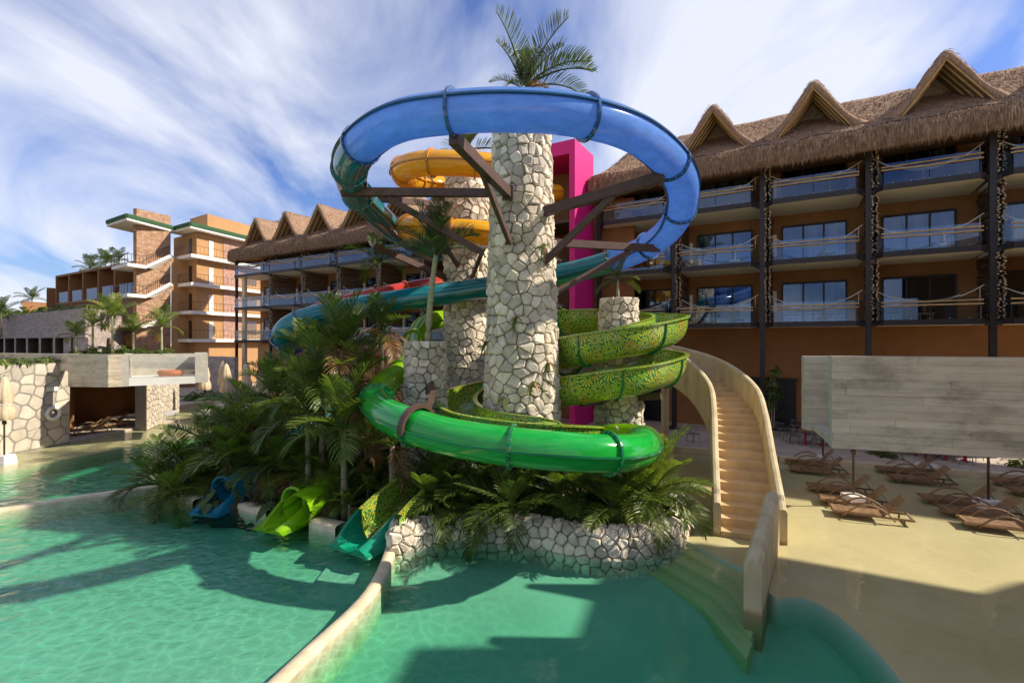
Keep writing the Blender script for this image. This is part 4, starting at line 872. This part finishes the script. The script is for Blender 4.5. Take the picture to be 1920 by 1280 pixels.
for k, z in enumerate((15.8,12.5,9.2,5.9)):
    pz = [cB+drn*.2+dln*.2, cB+drn*12, cB+drn*12+dln*3, cB+dln*4.5+drn*.2]; s_ = poly_slab(pz, z-.38, z, 'landing', 'white_slab', sb)
    m = MB()
    for a, b, n_ in ((pz[0], pz[1], 22), (pz[0], pz[3], 9)):
        a, b = a.lerp((pz[1]+pz[3])/2, .01), b; m.bar(flat(a,z+1.05), flat(b,z+1.05), .035, .035)
        for i in range(n_+1): q = a.lerp(b, i/n_); m.bar(flat(q,z), flat(q,z+1.05), .018, .018)
    m.build('railing', 'steel', s_)
    wallbox(in0+drn*3.6-dln*.08, in0+drn*6.2-dln*.08, dln*.1, z, z+2.95, 'brick_panel', 'clad_brick', sb)
    wallbox(in0+drn*1.6-dln*.06, in0+drn*2.2-dln*.06, dln*.1, z+.02, z+2.1, 'door', 'white_slab' if k else 'white_slab', sb)
    wallbox(in0+dln*1.2-drn*.05, in0+dln*1.9-drn*.05, drn*.1, z+.02, z+2.2, 'door', 'door_dark', sb)
    wallbox(in0+drn*7.2-dln*.05, in0+drn*8.8-dln*.05, dln*.1, z+.6, z+2.4, 'window', 'window_glass', sb)
sw0, sw1 = P(256,640,54), P(320,640,57.4)
wallbox(sw0, sw1, V(-.45,.1,0), .1, 20.45, 'stair_wall', 'clad_stone', sb); wallbox(sw1+V(0,.1,0), in0+dln*2+V(0,.3,0), V(-.2,.4,0), .1, 15.5, 'link_wall', 'orange_light', sb)
for k, z in enumerate((14.1,10.8,7.5)):
    yy = (CAMZ-z)*F/((492,548,605)[k]-640); yc = 52.2
    a, b, c = [P(px, 640, yv) for px, yv in ((209,55),(239,52.2),(275,54.2))]
    ld = [a, b, c, a+(c-b)]; s_ = poly_slab(ld, z-.35, z, 'half_landing', 'white_slab', sb)
    m = MB()
    for p, q, n_ in ((a, b, 6), (b, c, 5)):
        m.bar(flat(p,z+1.0), flat(q,z+1.0), .05, .05)
        for i in range(n_+1): x = p.lerp(q, i/n_); m.bar(flat(x,z), flat(x,z+1.0), .03, .03)
    m.build('railing', 'steel', s_)
    e = P(319,640,57.0); wv = (sw0-b).normalized()*1.3; wv.z = 0
    for i in range(11):
        p, q = c.lerp(e, i/11), c.lerp(e, (i+1.25)/11); zz = z+1.7*(i+1)/11
        MB().hexa([flat(p,zz-.42), flat(q,zz-.32), flat(q+wv,zz-.32), flat(p+wv,zz-.42), flat(p,zz), flat(q,zz), flat(q+wv,zz), flat(p+wv,zz)]).build('stair_step', 'white_slab', sb)
    m = MB(); m.bar(flat(c,z+1.05), flat(e,z+2.75), .05, .05)
    for i in range(12): x = c.lerp(e, i/11); m.bar(flat(x,z+1.7*i/11), flat(x,z+1.05+1.7*i/11), .03, .03)
    m.build('stair_rail', 'steel', sb)
def room_row(label, pxs, ztop, zbot, y0px, ydepth, par=None):
    t = thing('room_block', label, 'building', flat(ydepth(pxs[0]), 0)); back = V(1.5,3.2,0)
    pts = [ydepth(px) for px in pxs]; a, b = pts[0], pts[-1]
    wallbox(a, b, back, ztop-.3, ztop, 'roof_slab', 'brown_panel', t); wallbox(a, b, back, zbot-.3, zbot, 'floor_slab', 'brown_panel', t)
    wallbox(a+back*.8, b+back*.8, back*.2, 0, ztop-.31, 'back_wall', 'orange', t); wallbox(a+back*.05, b+back*.05, back*.7, 0, zbot-.31, 'base_wall', 'brown_panel', t)
    for p in pts: wallbox(p, p+(b-a).normalized()*.35, back*.8, zbot, ztop-.31, 'fin_wall', 'orange', t)
    for p, q in zip(pts, pts[1:]):
        wallbox(p.lerp(q,.3), p.lerp(q,.97), back*.02, zbot, zbot+1.5, 'glass_panel', 'window_glass', t); wallbox(p.lerp(q,.55)+back*.4, p.lerp(q,.95)+back*.4, back*.35, zbot+2.6, zbot+2.75, 'shelf', 'white_slab', t)
        wallbox(p.lerp(q,.35)+back*.78, p.lerp(q,.9)+back*.78, back*.01, zbot+.02, zbot+2.3, 'window', 'window_glass', t)
room_row('near brown room block with tall fins above the stone building', [104,128,154,183,213,250], 15.4, 11.3, 0, lambda px: flat(P(px,640,(15.4-CAMZ)*F/(640-(517-(px-104)*.19))),0))
room_row('short brown room block stepping down beyond the near one', [77,91,103], 13.7, 10.4, 0, lambda px: flat(P(px,640,74),0)+V(0,(90-px)*.1,0))
room_row('far low brown room block at the left edge', [14,29,43,58,76], 12.3, 9.2, 0, lambda px: flat(P(px,640,84),0)+V(0,(45-px)*.1,0))
ds = thing('stone_building', 'long low stone building with square openings at left', 'building', (-45,50,.1)); a, b = flat(G(-60,599,8.9),0), flat(G(160,577,8.9),0); c = flat(G(232,585,8.9),0)
MB().prism([xy(a), xy(b), xy(c), xy(c+V(-10,8,0)), xy(a+V(-6,8,0))], 6.0, 8.9).build('upper_wall', 'far_stone', ds)
wallbox(a+V(-1,3,0), b+V(-.5,3.5,0), V(-.4,.6,0), .1, 6.0, 'back_wall', 'mortar', ds)
wallbox(b+V(.05,.1,0), c, V(-6,4,0), .1, 5.99, 'end_wall', 'far_stone', ds)
for k in range(11):
    p = a.lerp(b, k/10.); q = p+(b-a).normalized()*.75; wallbox(p, q, V(-1,2.2,0), .1, 5.99, 'pier', 'far_stone', ds)
# unseen block added at right, roof outline shaped to shade the near pool
nw = thing('shade_block', 'unseen orange block added at right, flat roof shaped to shade the pool', 'building', (22,2,0))
poly = [(19.25,13.3),(24.6,10.5),(26.3,11.1),(34,10.6),(34,-12),(12.8,-12),(12.8,6.7),(13.1,9.7),(16.4,9.8),(17.1,12.2)]
for q in ((19.5,9.4),(27,9.2),(14,7.4)): MB().box((q[0], q[1], 5.8), (.35,.35,11.6)).build('steel_column', 'steel', nw)
MB().prism([(13.4,-12),(13.4,6.2),(20,8.2),(34,7),(34,-12)], 0, 11.6).build('wall', 'orange', nw); MB().prism(poly, 11.602, 12.0).build('roof', 'white_slab', nw)
for k in range(6):
    for f in range(3): MB().box((13.36, 4.2-k*2.9, 2.2+f*3.5), (.1, 1.8, 2.2)).build('window', 'window_glass', nw)
# ------------------------------------------------------------------ palms
def frond_mesh(name, ln, droop, leaf_len, pairs, lw, seed, mat, vee=.45, hang=.35, bare=.18):
    rnd = random.Random(seed); m = MB(); pts = []; n = 14; p = V(0,0,0); a = 0
    for i in range(n+1):
        pts.append(p.copy()); a = -droop*(i/n)**1.5; p = p+V(math.cos(a),0,math.sin(a))*ln/n
    m.tube(pts, .022*ln**.5, 4, False, .004)
    for k in range(pairs):
        f = bare+(1-bare)*(k+.5)/pairs; x = f*n; i = min(int(x), n-1); q = pts[i].lerp(pts[i+1], x-i); t = (pts[i+1]-pts[i]).normalized(); up = V(-t.z,0,t.x)
        L0 = leaf_len*(math.sin(math.pi*min(1,(f*.86+.1)))**.6)*rnd.uniform(.85,1.1)
        for sg in (-1, 1):
            fw = .35+.75*f+rnd.uniform(-.1,.1); d = (V(0,sg,0)*math.cos(fw*.8)+t*math.sin(fw*.8)+up*(vee+rnd.uniform(-.12,.12))).normalized()
            wv = d.cross(up).normalized()*lw*rnd.uniform(.8,1.15); wv = (wv+up*lw*rnd.uniform(-.4,.4)); b = q; c = q+d*L0*.45-V(0,0,hang*.12*L0); e = q+d*L0*.8-V(0,0,hang*.42*L0); tip = q+d*L0-V(0,0,hang*.8*L0)
            s = len(m.v); m.v += [tuple(b-wv*.35), tuple(b+wv*.35), tuple(c-wv), tuple(c+wv), tuple(e-wv*.7), tuple(e+wv*.7), tuple(tip)]
            m.f += [(s,s+1,s+3,s+2),(s+2,s+3,s+5,s+4),(s+4,s+5,s+6)]
    return m.mesh(name, mat)
FR = {}
for mat in ('leaf','leaf_dark','leaf_brown','leaf_grey','leaf_yellow'):
    for i, (dp, hg) in enumerate(((.55,.25),(.95,.4),(1.5,.6))): FR[mat, i] = frond_mesh('frond', 1.0, dp, .34, 42, .0085, 40+i, mat, hang=hg)
FR['stiff',0] = frond_mesh('frond', 1.0, .5, .30, 36, .009, 51, 'leaf_grey', vee=.7, hang=.1, bare=.12)
FR['stiff',1] = frond_mesh('frond', 1.0, 1.1, .30, 36, .009, 52, 'leaf_grey', vee=.6, hang=.25, bare=.15)
FR['fan',0] = None
prnd = random.Random(77)
def palm(label, base, h, size, nf, mats=('leaf',), lean=(0,0), tr=.09, seed=None, name='palm_tree', group=None, tmat='trunk', elev=(80,-5), brown=0, stiff=False, bulge=1.0):
    rnd = random.Random(seed) if seed is not None else prnd; base = Vector(base); t = thing(name, label, 'palm' if name == 'palm_tree' else 'plant', base, group)
    top = base+V(lean[0], lean[1], h)
    if h > .15:
        n = max(4, int(h/.3)); pts = []; rr = []
        for i in range(n+1):
            f = i/n; pts.append(base+V(lean[0]*f**1.6, lean[1]*f**1.6, h*f-.15*(i == 0))); rr.append(tr*(1.25-.45*f)*(1+(.06 if i % 2 else -.04)))
        MB().tube(pts, rr, 10).build('trunk', tmat, t, True)
    for k in range(nf):
        f = (k+.5)/nf; az = k*2.39996+rnd.uniform(-.3,.3); el = R(elev[0]+(elev[1]-elev[0])*f+rnd.uniform(-8,8)); mat = rnd.choice(mats)
        v = 0 if f < .35 else (1 if f < .7 else 2)
        if f > 1-brown: mat = 'leaf_brown'; v = 2; el -= R(25)
        me = FR['stiff', min(v,1)] if stiff and mat != 'leaf_brown' else FR[mat, v]
        put('frond', me, t, top-V(0,0,.06*f), Euler((rnd.uniform(-.35,.35), -el, az)), size*rnd.uniform(.82,1.12))
    return t
def custom_palm(label, base, h, spec, tr):
    t = thing('palm_tree', label, 'palm', base); base = Vector(base); top = base+V(.05,0,h)
    MB().tube([base, base+V(.03,0,h*.5), top+V(0,0,.3)], tr, 10, True, tr*.6).build('trunk', 'trunk_green', t, True)
    for az, el, v, sz in spec: put('frond', FR['stiff', v] if v < 2 else FR['leaf_brown', 2], t, top, Euler((prnd.uniform(-.3,.3), -R(el), R(az))), sz)
def on_mound(x, y): return max(0, mound(x, y))
# named palms of the island
custom_palm('palm on top of the tall stone column against the sky', (MAINX,MAINY,12.85), 1.35, [(185,80,0,2.75),(165,72,0,2.1),(-8,66,0,2.75),(20,60,0,2.5),(2,44,1,2.5),(-12,30,1,2.5),(12,22,1,2.3),(60,70,0,2.2),(200,25,1,1.2),(230,5,1,1.0),(-30,5,2,1.3),(100,78,0,1.8),(-80,60,0,1.2)], .11)
palm('palm on top of the rear stone column behind the blue ring', (-2.25,24,13.85), 1.3, 2.7, 9, stiff=True, seed=5, tr=.1, tmat='trunk_green', elev=(80,15))
palm('slim palm growing from the short stone column', (-2.95,17,5.55), 3.1, 2.0, 18, ('leaf_grey',), lean=(.28,0), stiff=True, seed=8, tr=.10, tmat='trunk_green', elev=(88,30))
palm('small spiky palm on the column inside the spiral flume', (4.05,18.5,7.2), .75, .95, 10, ('leaf_grey',), stiff=True, seed=9, tr=.05, tmat='trunk_green', elev=(85,-20))
def ip(label, px, py, Y, size, nf, mats, seed, **kw):      # crown at the given sight line, trunk down to the mound
    c = P(px, py, Y); z0 = on_mound(c.x, c.y); return palm(label, (c.x, c.y, z0), max(.1, c.z-z0), size, nf, mats, seed=seed, **kw)
ip('tall palm with upright fronds before the teal slide', 641, 655, 17.2, 2.0, 13, ('leaf','leaf_dark'), 11, brown=.3, elev=(85,10))
ip('palm with a shaggy crown left of the tallest island palm', 572, 655, 18.6, 1.45, 13, ('leaf_dark','leaf'), 12, brown=.25)
ip('thin far palm standing before the left balconies', 703, 490, 26, 1.7, 10, ('leaf_grey','leaf_dark'), 13, lean=(.3,0), tr=.07)
ip('palm with arching fronds below the shaggy palm', 604, 722, 16.6, 2.0, 14, ('leaf','leaf'), 14, brown=.1)
ip('palm with brown hanging fronds beside the lime bend', 672, 712, 17.0, 1.9, 14, ('leaf_dark','leaf'), 15, brown=.4)
ip('palm with drooping dry fronds near the red slide', 716, 620, 20.5, 1.9, 12, ('leaf_dark',), 16, brown=.5)
ip('broad palm at the left of the island crowd', 520, 750, 18.3, 1.9, 13, ('leaf','leaf_dark'), 17, brown=.15)
ip('palm on the near slope above the lime exit', 645, 800, 15.3, 1.9, 14, ('leaf','leaf'), 18, brown=.1)
ip('palm with a slim bare trunk mid slope', 578, 770, 16.2, 1.9, 13, ('leaf','leaf_dark'), 19)
ip('palm beside the blue tube bend', 515, 715, 20.2, 1.4, 12, ('leaf_dark',), 20, brown=.2)
ip('palm squeezed against the short column', 735, 835, 15.2, 1.5, 12, ('leaf_dark','leaf'), 21, brown=.35)
def ordn(i): return ['first','second','third','fourth','fifth','sixth','seventh','eighth','ninth','tenth','eleventh','twelfth','thirteenth','fourteenth','fifteenth','sixteenth','seventeenth','eighteenth','nineteenth','twentieth','twenty-first','twenty-second','twenty-third','twenty-fourth','twenty-fifth','twenty-sixth','twenty-seventh','twenty-eighth','twenty-ninth','thirtieth','thirty-first','thirty-second'][i]
GI = 'trunkless palms filling the island slope'
spots = [(300,905,2.0),(345,872,2.2),(330,925,1.7),(395,835,2.2),(440,800,2.2),(480,850,2.0),(432,868,1.9),(492,872,1.5),(520,820,2.0),(540,870,1.9),(505,880,1.3),(582,890,1.5),(600,850,1.9),(640,900,1.5),(632,925,1.1),(680,860,1.7),(690,915,1.2),(560,800,2.0),(720,880,1.3),(470,770,2.0),(655,945,.8),(620,930,1.0),(395,880,1.7),(700,800,1.5),(752,880,1.1),(365,905,1.5),(610,890,1.5),(655,860,1.6),(500,800,1.9),(440,845,1.9)]
for i, (px, py, sz) in enumerate(spots):
    Y = 14.6+(960-py)*.028+(.35 if px < 420 else 0)*4; c = P(px, py, Y); z0 = on_mound(c.x, c.y)
    palm(f'bushy green palm clump on the island slope, {ordn(sorted(q[0]+q[1]*.001 for q in spots).index(px+py*.001))} from the left', (c.x, c.y, min(z0, max(.1, c.z-.1))), max(.12, c.z-z0), sz*.92, 12, ('leaf','leaf','leaf_yellow') if i % 3 else ('leaf_dark','leaf','leaf'), seed=100+i, group=GI, tr=.05, brown=.14 if i % 2 else .05, elev=(72,-18))
GP = 'palms planted inside the stone planter'
ppl = [(800,14.3,1.15,.5),(850,14.5,1.3,.6),(905,14.7,1.25,.7),(880,14.3,.9,.3),(958,13.75,1.35,.55),(985,14.6,1.1,.4),(1045,14.4,1.2,.6),(1085,14.2,1.3,.7),(1125,14.6,1.1,.5),(1150,13.7,1.2,.5),(1195,13.9,1.35,.7),(1225,14.2,1.5,.8),(1180,14.9,1.2,.6),(825,15.2,1.2,.8),(945,15.3,1.1,.6)]
for i, (px, Y, sz, h) in enumerate(ppl):
    x = (px-960)/F*Y; palm(f'feathery palm leaning over the stone planter wall, {ordn(sorted(q[0] for q in ppl).index(px))} from the left', (x, Y, .4), h, sz*1.28, 14, ('leaf','leaf','leaf_yellow') if px > 1140 else ('leaf','leaf_dark'), seed=200+i, group=GP, tr=.04, elev=(72,-28), brown=.0 if i % 4 else .1)
# broad-leaved undergrowth
def broad_mesh(name, seed, mat, n=26, sz=.2):
    rnd = random.Random(seed); m = MB()
    for k in range(n):
        az = rnd.random()*6.28; el = rnd.uniform(.2,1.3); l = rnd.uniform(.25,.6); d = V(math.cos(az)*math.cos(el), math.sin(az)*math.cos(el), math.sin(el)); q = d*l; s = V(-math.sin(az), math.cos(az), 0); f = (V(math.cos(az),math.sin(az),-.5)).normalized(); z = sz*rnd.uniform(.7,1.3)
        m.tube([V(0,0,0), q], .006, 3, False)
        b = len(m.v); m.v += [tuple(q), tuple(q+f*z*.3+s*z*.5), tuple(q+f*z*.9+s*z*.32-V(0,0,.03)), tuple(q+f*z*1.4-V(0,0,.08)), tuple(q+f*z*.9-s*z*.32-V(0,0,.03)), tuple(q+f*z*.3-s*z*.5), tuple(q+f*z*.7-V(0,0,.04))]
        m.f += [(b,b+1,b+6),(b+1,b+2,b+6),(b+2,b+3,b+6),(b+3,b+4,b+6),(b+4,b+5,b+6),(b+5,b,b+6)]
    return m.mesh(name, mat)
BR = [broad_mesh('leaves', 60+i, ['leaf_dark','leaf'][i % 2]) for i in range(4)]
def shrub(label, loc, s, i, group):
    t = thing('leafy_shrub', label, 'shrub', loc, group); put('leaves', BR[i % 4], t, loc, Euler((0,0,i*1.3)), s); return t
rnd = random.Random(31)
for i in range(46):
    px = rnd.uniform(765,1270); Y = rnd.uniform(13.75,15.6); x = (px-960)/F*Y
    if abs(x-MAINX) < 1.5 and Y > 14.8: continue
    shrub('broad-leaved shrub in the shade of the planter', (x, Y, .38), rnd.uniform(.75,1.25), i, 'broad-leaved undergrowth in the planter')
for i in range(40):
    x = rnd.uniform(-12,-2); y = rnd.uniform(15.2,21); z = mound(x, y)
    if z > .05: shrub('dark leafy shrub under the island palms', (x, y, z-.05), rnd.uniform(1.0,1.8), i, 'undergrowth below the island palms')
# bromeliads growing on the main column
for i, (px, py, lab) in enumerate([(912,640,'left edge of the tall column'),(968,595,'middle of the tall column'),(1025,680,'right edge of the tall column above the mosaic flume'),(1000,715,'lower right of the tall column'),(948,745,'lowest on the tall column'),(1018,455,'upper right of the tall column')]):
    z = CAMZ+(640-py)/F*15.35; rr = 1.36+(.90-1.36)*(z+.3)/13.2; x = max(-.93, min(.93, ((px-960)/F*15.5-MAINX)/rr)); a = -math.acos(x); c = V(MAINX+(rr+.07)*math.cos(a), MAINY+(rr+.07)*math.sin(a), z); nrm = V(math.cos(a), math.sin(a), 0); sdv = V(-math.sin(a), math.cos(a), 0)
    t = thing('bromeliad', 'strappy bromeliad hanging on the stones, '+lab, 'plant', c); rn = random.Random(i)
    for k in range(9):
        m = MB(); d = (nrm*rn.uniform(.3,1)+sdv*rn.uniform(-.9,.9)+V(0,0,rn.uniform(-.5,.5))).normalized(); l = rn.uniform(.3,.55); w = d.cross(V(0,0,1)).normalized()*.032
        rows = [[c+d*l*f-V(0,0,l*1.25*f*f)-w*(1-f)**.5, c+d*l*f-V(0,0,l*1.25*f*f)+w*(1-f)**.5] for f in (0,.25,.5,.75,.98)]
        m.grid(rows).build('leaf_blade', 'leaf' if k % 3 else 'leaf_brown', t)
# roof garden and channel-top palms at left
for i, (px, pyb, pyt, Y, sz, lab) in enumerate([(143,664,628,29,1.0,'leftmost small palm above the raised channel'),(174,664,610,29.5,1.3,'second small palm above the raised channel'),(211,664,592,29,1.5,'tallest young palm above the raised channel'),(250,664,622,29.5,1.2,'young palm above the glass channel side'),(303,664,612,30,1.4,'rightmost young palm above the glass channel')]):
    b = P(px, pyb, Y); palm(lab, b, (pyb-pyt)/F*Y, sz, 10, ('leaf','leaf_yellow'), seed=300+i, tr=.06, tmat='trunk_green', elev=(82,5), brown=.1 if i > 2 else 0)
for i in range(16): shrub('low leafy shrub in the planter above the channel glass', P(155+i*10.5+rnd.uniform(-4,4), 667, 28.6+rnd.random()*1.6), rnd.uniform(.7,1.3), i, 'shrubs above the raised channel')
for i in range(14): q = f0.lerp(f1, (i+.5)/14); shrub('low leafy shrub along the top of the crazy-paved wall', (q.x-.35, q.y, ZW-.05), rnd.uniform(.6,.85), i, 'shrubs on top of the crazy-paved wall')
for i in range(30):
    f = i/29; q = flat(G(-40,596,8.9),0).lerp(flat(G(215,580,8.9),0), f)
    shrub('bushy shrub along the roof edge of the stone building', (q.x-.8, q.y+1.2, 8.7), rnd.uniform(1.5,2.6), i, 'shrubs on the stone building roof')
for i, (px, py, Y, sz) in enumerate([(198,492,66,2.6),(168,503,72,2.2),(60,560,90,2.6),(222,488,68,2.0),(2,585,60,2.4)]): b = P(px, py, Y); palm(['palm top showing right above the near room block','palm top showing over the middle of the near room block','palm top over the far low room block','palm top beside the stair landing','palm crown at the left picture edge'][i], b-V(0,0,3), 3, sz, 11, ('leaf_dark',), seed=330+i, tr=.1)
for i in range(8): shrub('small shrub by the shaded rear terrace', G(345+i*8, 752-i*.3, .15)+V(0,.6,0), 1.5, i, 'shrubs along the rear terrace kerb')
# climbing leafy plant by the steel column
t = thing('tall_leafy_plant', 'tall slender leafy plant against the orange wall beside the stair', 'plant', P(1446,800,26.3)); b = P(1446,790,26.3)
for k in range(3): MB().tube([b+V(.12*k-.1,0,-.3), b+V(.15*k-.12,0,1.2), b+V(.1*k,0,2.6)], .03, 6).build('stem', 'trunk_green', t)
for k in range(13): put('leaves', BR[k % 4], t, b+V(rnd.uniform(-.15,.2), rnd.uniform(-.2,.1), .7+k*.17), Euler((rnd.uniform(-.5,.5), rnd.uniform(-.4,.4), k)), .62)
for i, (px, py) in enumerate([(1262,812),(1656,862),(1668,866),(1640,858),(1905,880),(1915,884)]): shrub('small shrub in the terrace planting bed', G(px, py-8, .2), .8, i, 'shrubs in the terrace beds')
# ------------------------------------------------------------------ loungers
def lounger_meshes():
    m = MB()
    for k in range(26): m.box((.03+k*.052, 0, .28), (.040,.66,.022))
    seat = m.mesh('seat', 'wood'); m = MB(); a = R(46)
    for k in range(15): c = 1.36+k*.052*math.cos(a); z = .29+k*.052*math.sin(a); w = .04; m.hexa([(c-.02*math.cos(a)+.011*math.sin(a), -.33, z-.02*math.sin(a)-.011*math.cos(a)), (c+.02*math.cos(a)+.011*math.sin(a), -.33, z+.02*math.sin(a)-.011*math.cos(a)), (c+.02*math.cos(a)+.011*math.sin(a), .33, z+.02*math.sin(a)-.011*math.cos(a)), (c-.02*math.cos(a)+.011*math.sin(a), .33, z-.02*math.sin(a)-.011*math.cos(a)),
        (c-.02*math.cos(a)-.011*math.sin(a), -.33, z-.02*math.sin(a)+.011*math.cos(a)), (c+.02*math.cos(a)-.011*math.sin(a), -.33, z+.02*math.sin(a)+.011*math.cos(a)), (c+.02*math.cos(a)-.011*math.sin(a), .33, z+.02*math.sin(a)+.011*math.cos(a)), (c-.02*math.cos(a)-.011*math.sin(a), .33, z-.02*math.sin(a)+.011*math.cos(a))])
    back = m.mesh('backrest', 'wood'); arms = []
    for sy in (-.4, .4):
        pts = [(.28+1.32*f, sy, .16+.42*math.sin(math.pi*f)**.8) for f in [i/14 for i in range(15)]]; arms.append(MB().tube(pts, .028, 6).mesh('arm_hoop', 'wood', True))
    m = MB(); m.box((1.02,-.34,.24),(2.1,.05,.06)); m.box((1.02,.34,.24),(2.1,.05,.06)); m.box((2.07,0,.24),(.05,.72,.06)); m.box((.0,0,.24),(.04,.66,.05)); frame = m.mesh('frame', 'wood')
    legs = [MB().tube([(x, y, -.12), (x, y, .22)], .03, 6).mesh('leg', 'wood') for x in (.25, 1.85) for y in (-.3, .3)]
    st_ = MB().bar((1.75,-.22,.62),(2.02,-.22,.26),.03,.03).bar((1.75,.22,.62),(2.02,.22,.26),.03,.03).mesh('prop_bar', 'grey_metal')
    return [('seat',seat),('backrest',back),('frame',frame),('prop_bar',st_)]+[('arm_hoop',a) for a in arms]+[('leg',l) for l in legs]
LM = lounger_meshes()
lo_list = [(1559,949,'front lounger of the left row in full sun'),(1536,929,'second lounger of the left row behind the sunny one'),(1515,907,'third lounger of the left row by the umbrella foot'),(1472,858,'farthest lounger near the terrace kerb left'),(1481,873,'shaded lounger next to the farthest one near the kerb'),(1643,874,'back lounger of the middle pair below the channel'),(1665,890,'front lounger of the middle pair below the channel'),(1727,928,'rear lounger of the right row'),(1762,949,'middle lounger of the right row beside the umbrella foot'),(1802,971,'front lounger of the right row partly in sun'),(1859,896,'rear lounger cut by the right picture edge'),(1891,914,'front lounger cut by the right picture edge')]
def lounger(label, foot, ang, group=None, z=0):
    t = thing('sun_lounger', 'slatted wooden '+label, 'lounger', (foot.x, foot.y, z), group)
    for nme, me in LM: put(nme, me, t, (foot.x, foot.y, z), Euler((0,0,ang)))
for px, py, lab in lo_list: lounger(lab, G(px, py, .18), math.atan2(-1.1, 2.3), z=-.10)
lounger('lounger inside the dark pavilion, front', g0.lerp(g1,.30)+V(-1.3,0,0), R(60), z=.15); lounger('lounger inside the dark pavilion, rear', g0.lerp(g1,.7)+V(-1.9,0,0), R(55), z=.15)
# ------------------------------------------------------------------ umbrellas
def umbrella(label, loc, zb, h0, h1, r=.2, seed=0):
    loc = Vector(loc); t = thing('closed_umbrella', label, 'umbrella', loc); n = 24; rn = random.Random(seed)
    MB().hexa([loc+V(x*.32,y*.32,zb) for x, y in ((-1,-1),(1,-1),(1,1),(-1,1))]+[loc+V(x*.26,y*.26,zb+.48) for x, y in ((-1,-1),(1,-1),(1,1),(-1,1))]).build('base_block', 'white_block', t)
    MB().tube([loc+V(0,0,zb+.4), loc+V(0,0,h1+.05)], .036, 10).build('pole', 'rust_steel', t, True)
    MB().lathe([(.06,-.12),(.085,-.08),(.085,.02),(.05,.06)], loc+V(0,0,h0-.1), 10).build('collar', 'rust_steel', t)
    rows = []
    for f, q in ((0,.86),(.06,1.0),(.2,.98),(.33,.74),(.38,.7),(.5,.86),(.75,.62),(.93,.36),(1,.10)):
        rows.append([loc+V(math.cos(a)*r*q*(1+.16*math.cos(8*a)), math.sin(a)*r*q*(1+.16*math.cos(8*a)), h0+(h1-h0)*f) for a in (2*math.pi*k/n for k in range(n))])
    MB().grid(rows, True).build('folded_canopy', 'umbrella', t, True)
    MB().lathe([(r*.72,-.03),(r*.78,0),(r*.72,.03)], loc+V(0,0,h0+(h1-h0)*.355), 14).build('tie_strap', 'rope', t)
for i, (px, py, lab) in enumerate([(1600,958,'closed umbrella on white block among the left loungers'),(1543,880,'closed umbrella nearest the terrace tables'),(1737,896,'closed umbrella between the middle loungers'),(1853,968,'closed umbrella among the right loungers')]):
    umbrella(lab, G(px, py-12, 0), -.12, 1.95, 3.7, .22, i)
for i, (px, py, lab) in enumerate([(384,777,'folded beige umbrella left of the rear group'),(418,765,'folded beige umbrella farthest in the rear group'),(424,785,'folded beige umbrella nearest in the rear group'),(462,771,'folded beige umbrella right in the rear group'),(508,778,'folded beige umbrella half hidden by island palms')]):
    umbrella(lab, G(px, py, 0), -.12, 1.9, 4.0, .38, 10+i)
umbrella('folded beige umbrella at the left picture edge', G(8,868,0), -.1, 2.0, 4.0, .34, 30)
bo = G(317,787,0)+V(.1,0,.25); MB().hexa([bo+V(-.5,-.2,0), bo+V(.5,-.4,.1), bo+V(.5,.1,.4), bo+V(-.5,.3,.35)]+[bo+V(-.5,-.2,.04), bo+V(.5,-.4,.14), bo+V(.5,.1,.44), bo+V(-.5,.3,.39)]).build('float_mat', 'white_block', label='pale float mat leaning at the foot of the stone pier', cat='float mat')
# ------------------------------------------------------------------ restaurant tables and chairs
def table(label, loc):
    t = thing('dining_table', label, 'table', loc); loc = Vector(loc)
    MB().box(loc+V(0,0,.74), (1.3,.8,.05), -.45).build('tabletop', 'wood', t)
    for s in (-.35, .35):
        p = loc+V(math.cos(-.45)*s, math.sin(-.45)*s, 0); MB().box(p+V(0,0,.37), (.09,.09,.7), -.45).build('leg', 'table_pink', t); MB().box(p+V(0,0,.02), (.1,.55,.04), -.45).build('foot', 'table_pink', t)
def chair(label, loc, ang):
    t = thing('dining_chair', label, 'chair', loc, 'chairs on the restaurant terrace'); loc = Vector(loc); c, s = math.cos(ang), math.sin(ang); q = lambda x, y, z: loc+V(x*c-y*s, x*s+y*c, z)
    MB().box(loc+V(0,0,.45), (.46,.46,.035), ang).build('seat', 'grey_metal', t)
    for x in (-.2,.2):
        for y in (-.2,.2): MB().tube([q(x*1.25,y*1.25,0), q(x,y,.45)], .016, 6).build('leg', 'grey_metal', t)
    m = MB(); pts = [(.24*math.cos(a), .24*math.sin(a)) for a in (R(-110)+R(220)*k/8 for k in range(9))]; m.tube([q(-x, y, .78) for x, y in pts], .018, 6)
    for x, y in pts: m.tube([q(-x*.9, y*.9, .46), q(-x, y, .78)], .010, 5)
    m.build('backrest', 'grey_metal', t)
rn = random.Random(3)
for i, (px, py, lab) in enumerate([(1525,828,'wood table with magenta legs nearest the black bar'),(1520,806,'wood table with magenta legs right before the black bar'),(1735,848,'magenta legged table seen below the channel'),(1790,856,'magenta legged table at right below the channel'),(1640,838,'magenta legged table hidden behind the channel end'),(412,744,'dark table on the rear left terrace')]):
    c = G(px, py+6, .2) if px > 500 else G(px, 752, .15)+V(0,1.2,0); table(lab, c)
    for k, (dx, dy) in enumerate(((-.85,.1),(.85,-.3),(-.3,-.75),(.3,.75))):
        chair('grey chair, '+['left end','right end','near side','far side'][k]+' of the '+lab, c+V(dx,dy,0), math.atan2(-dy,-dx)+rn.uniform(-.2,.2))
for i, (px, py) in enumerate([(1482,822),(1462,812),(1300,822)]): chair('grey metal armchair standing alone '+['nearest the bar','by the orange wall','behind the stair'][i], G(px, py+6, .2), rn.random()*6)
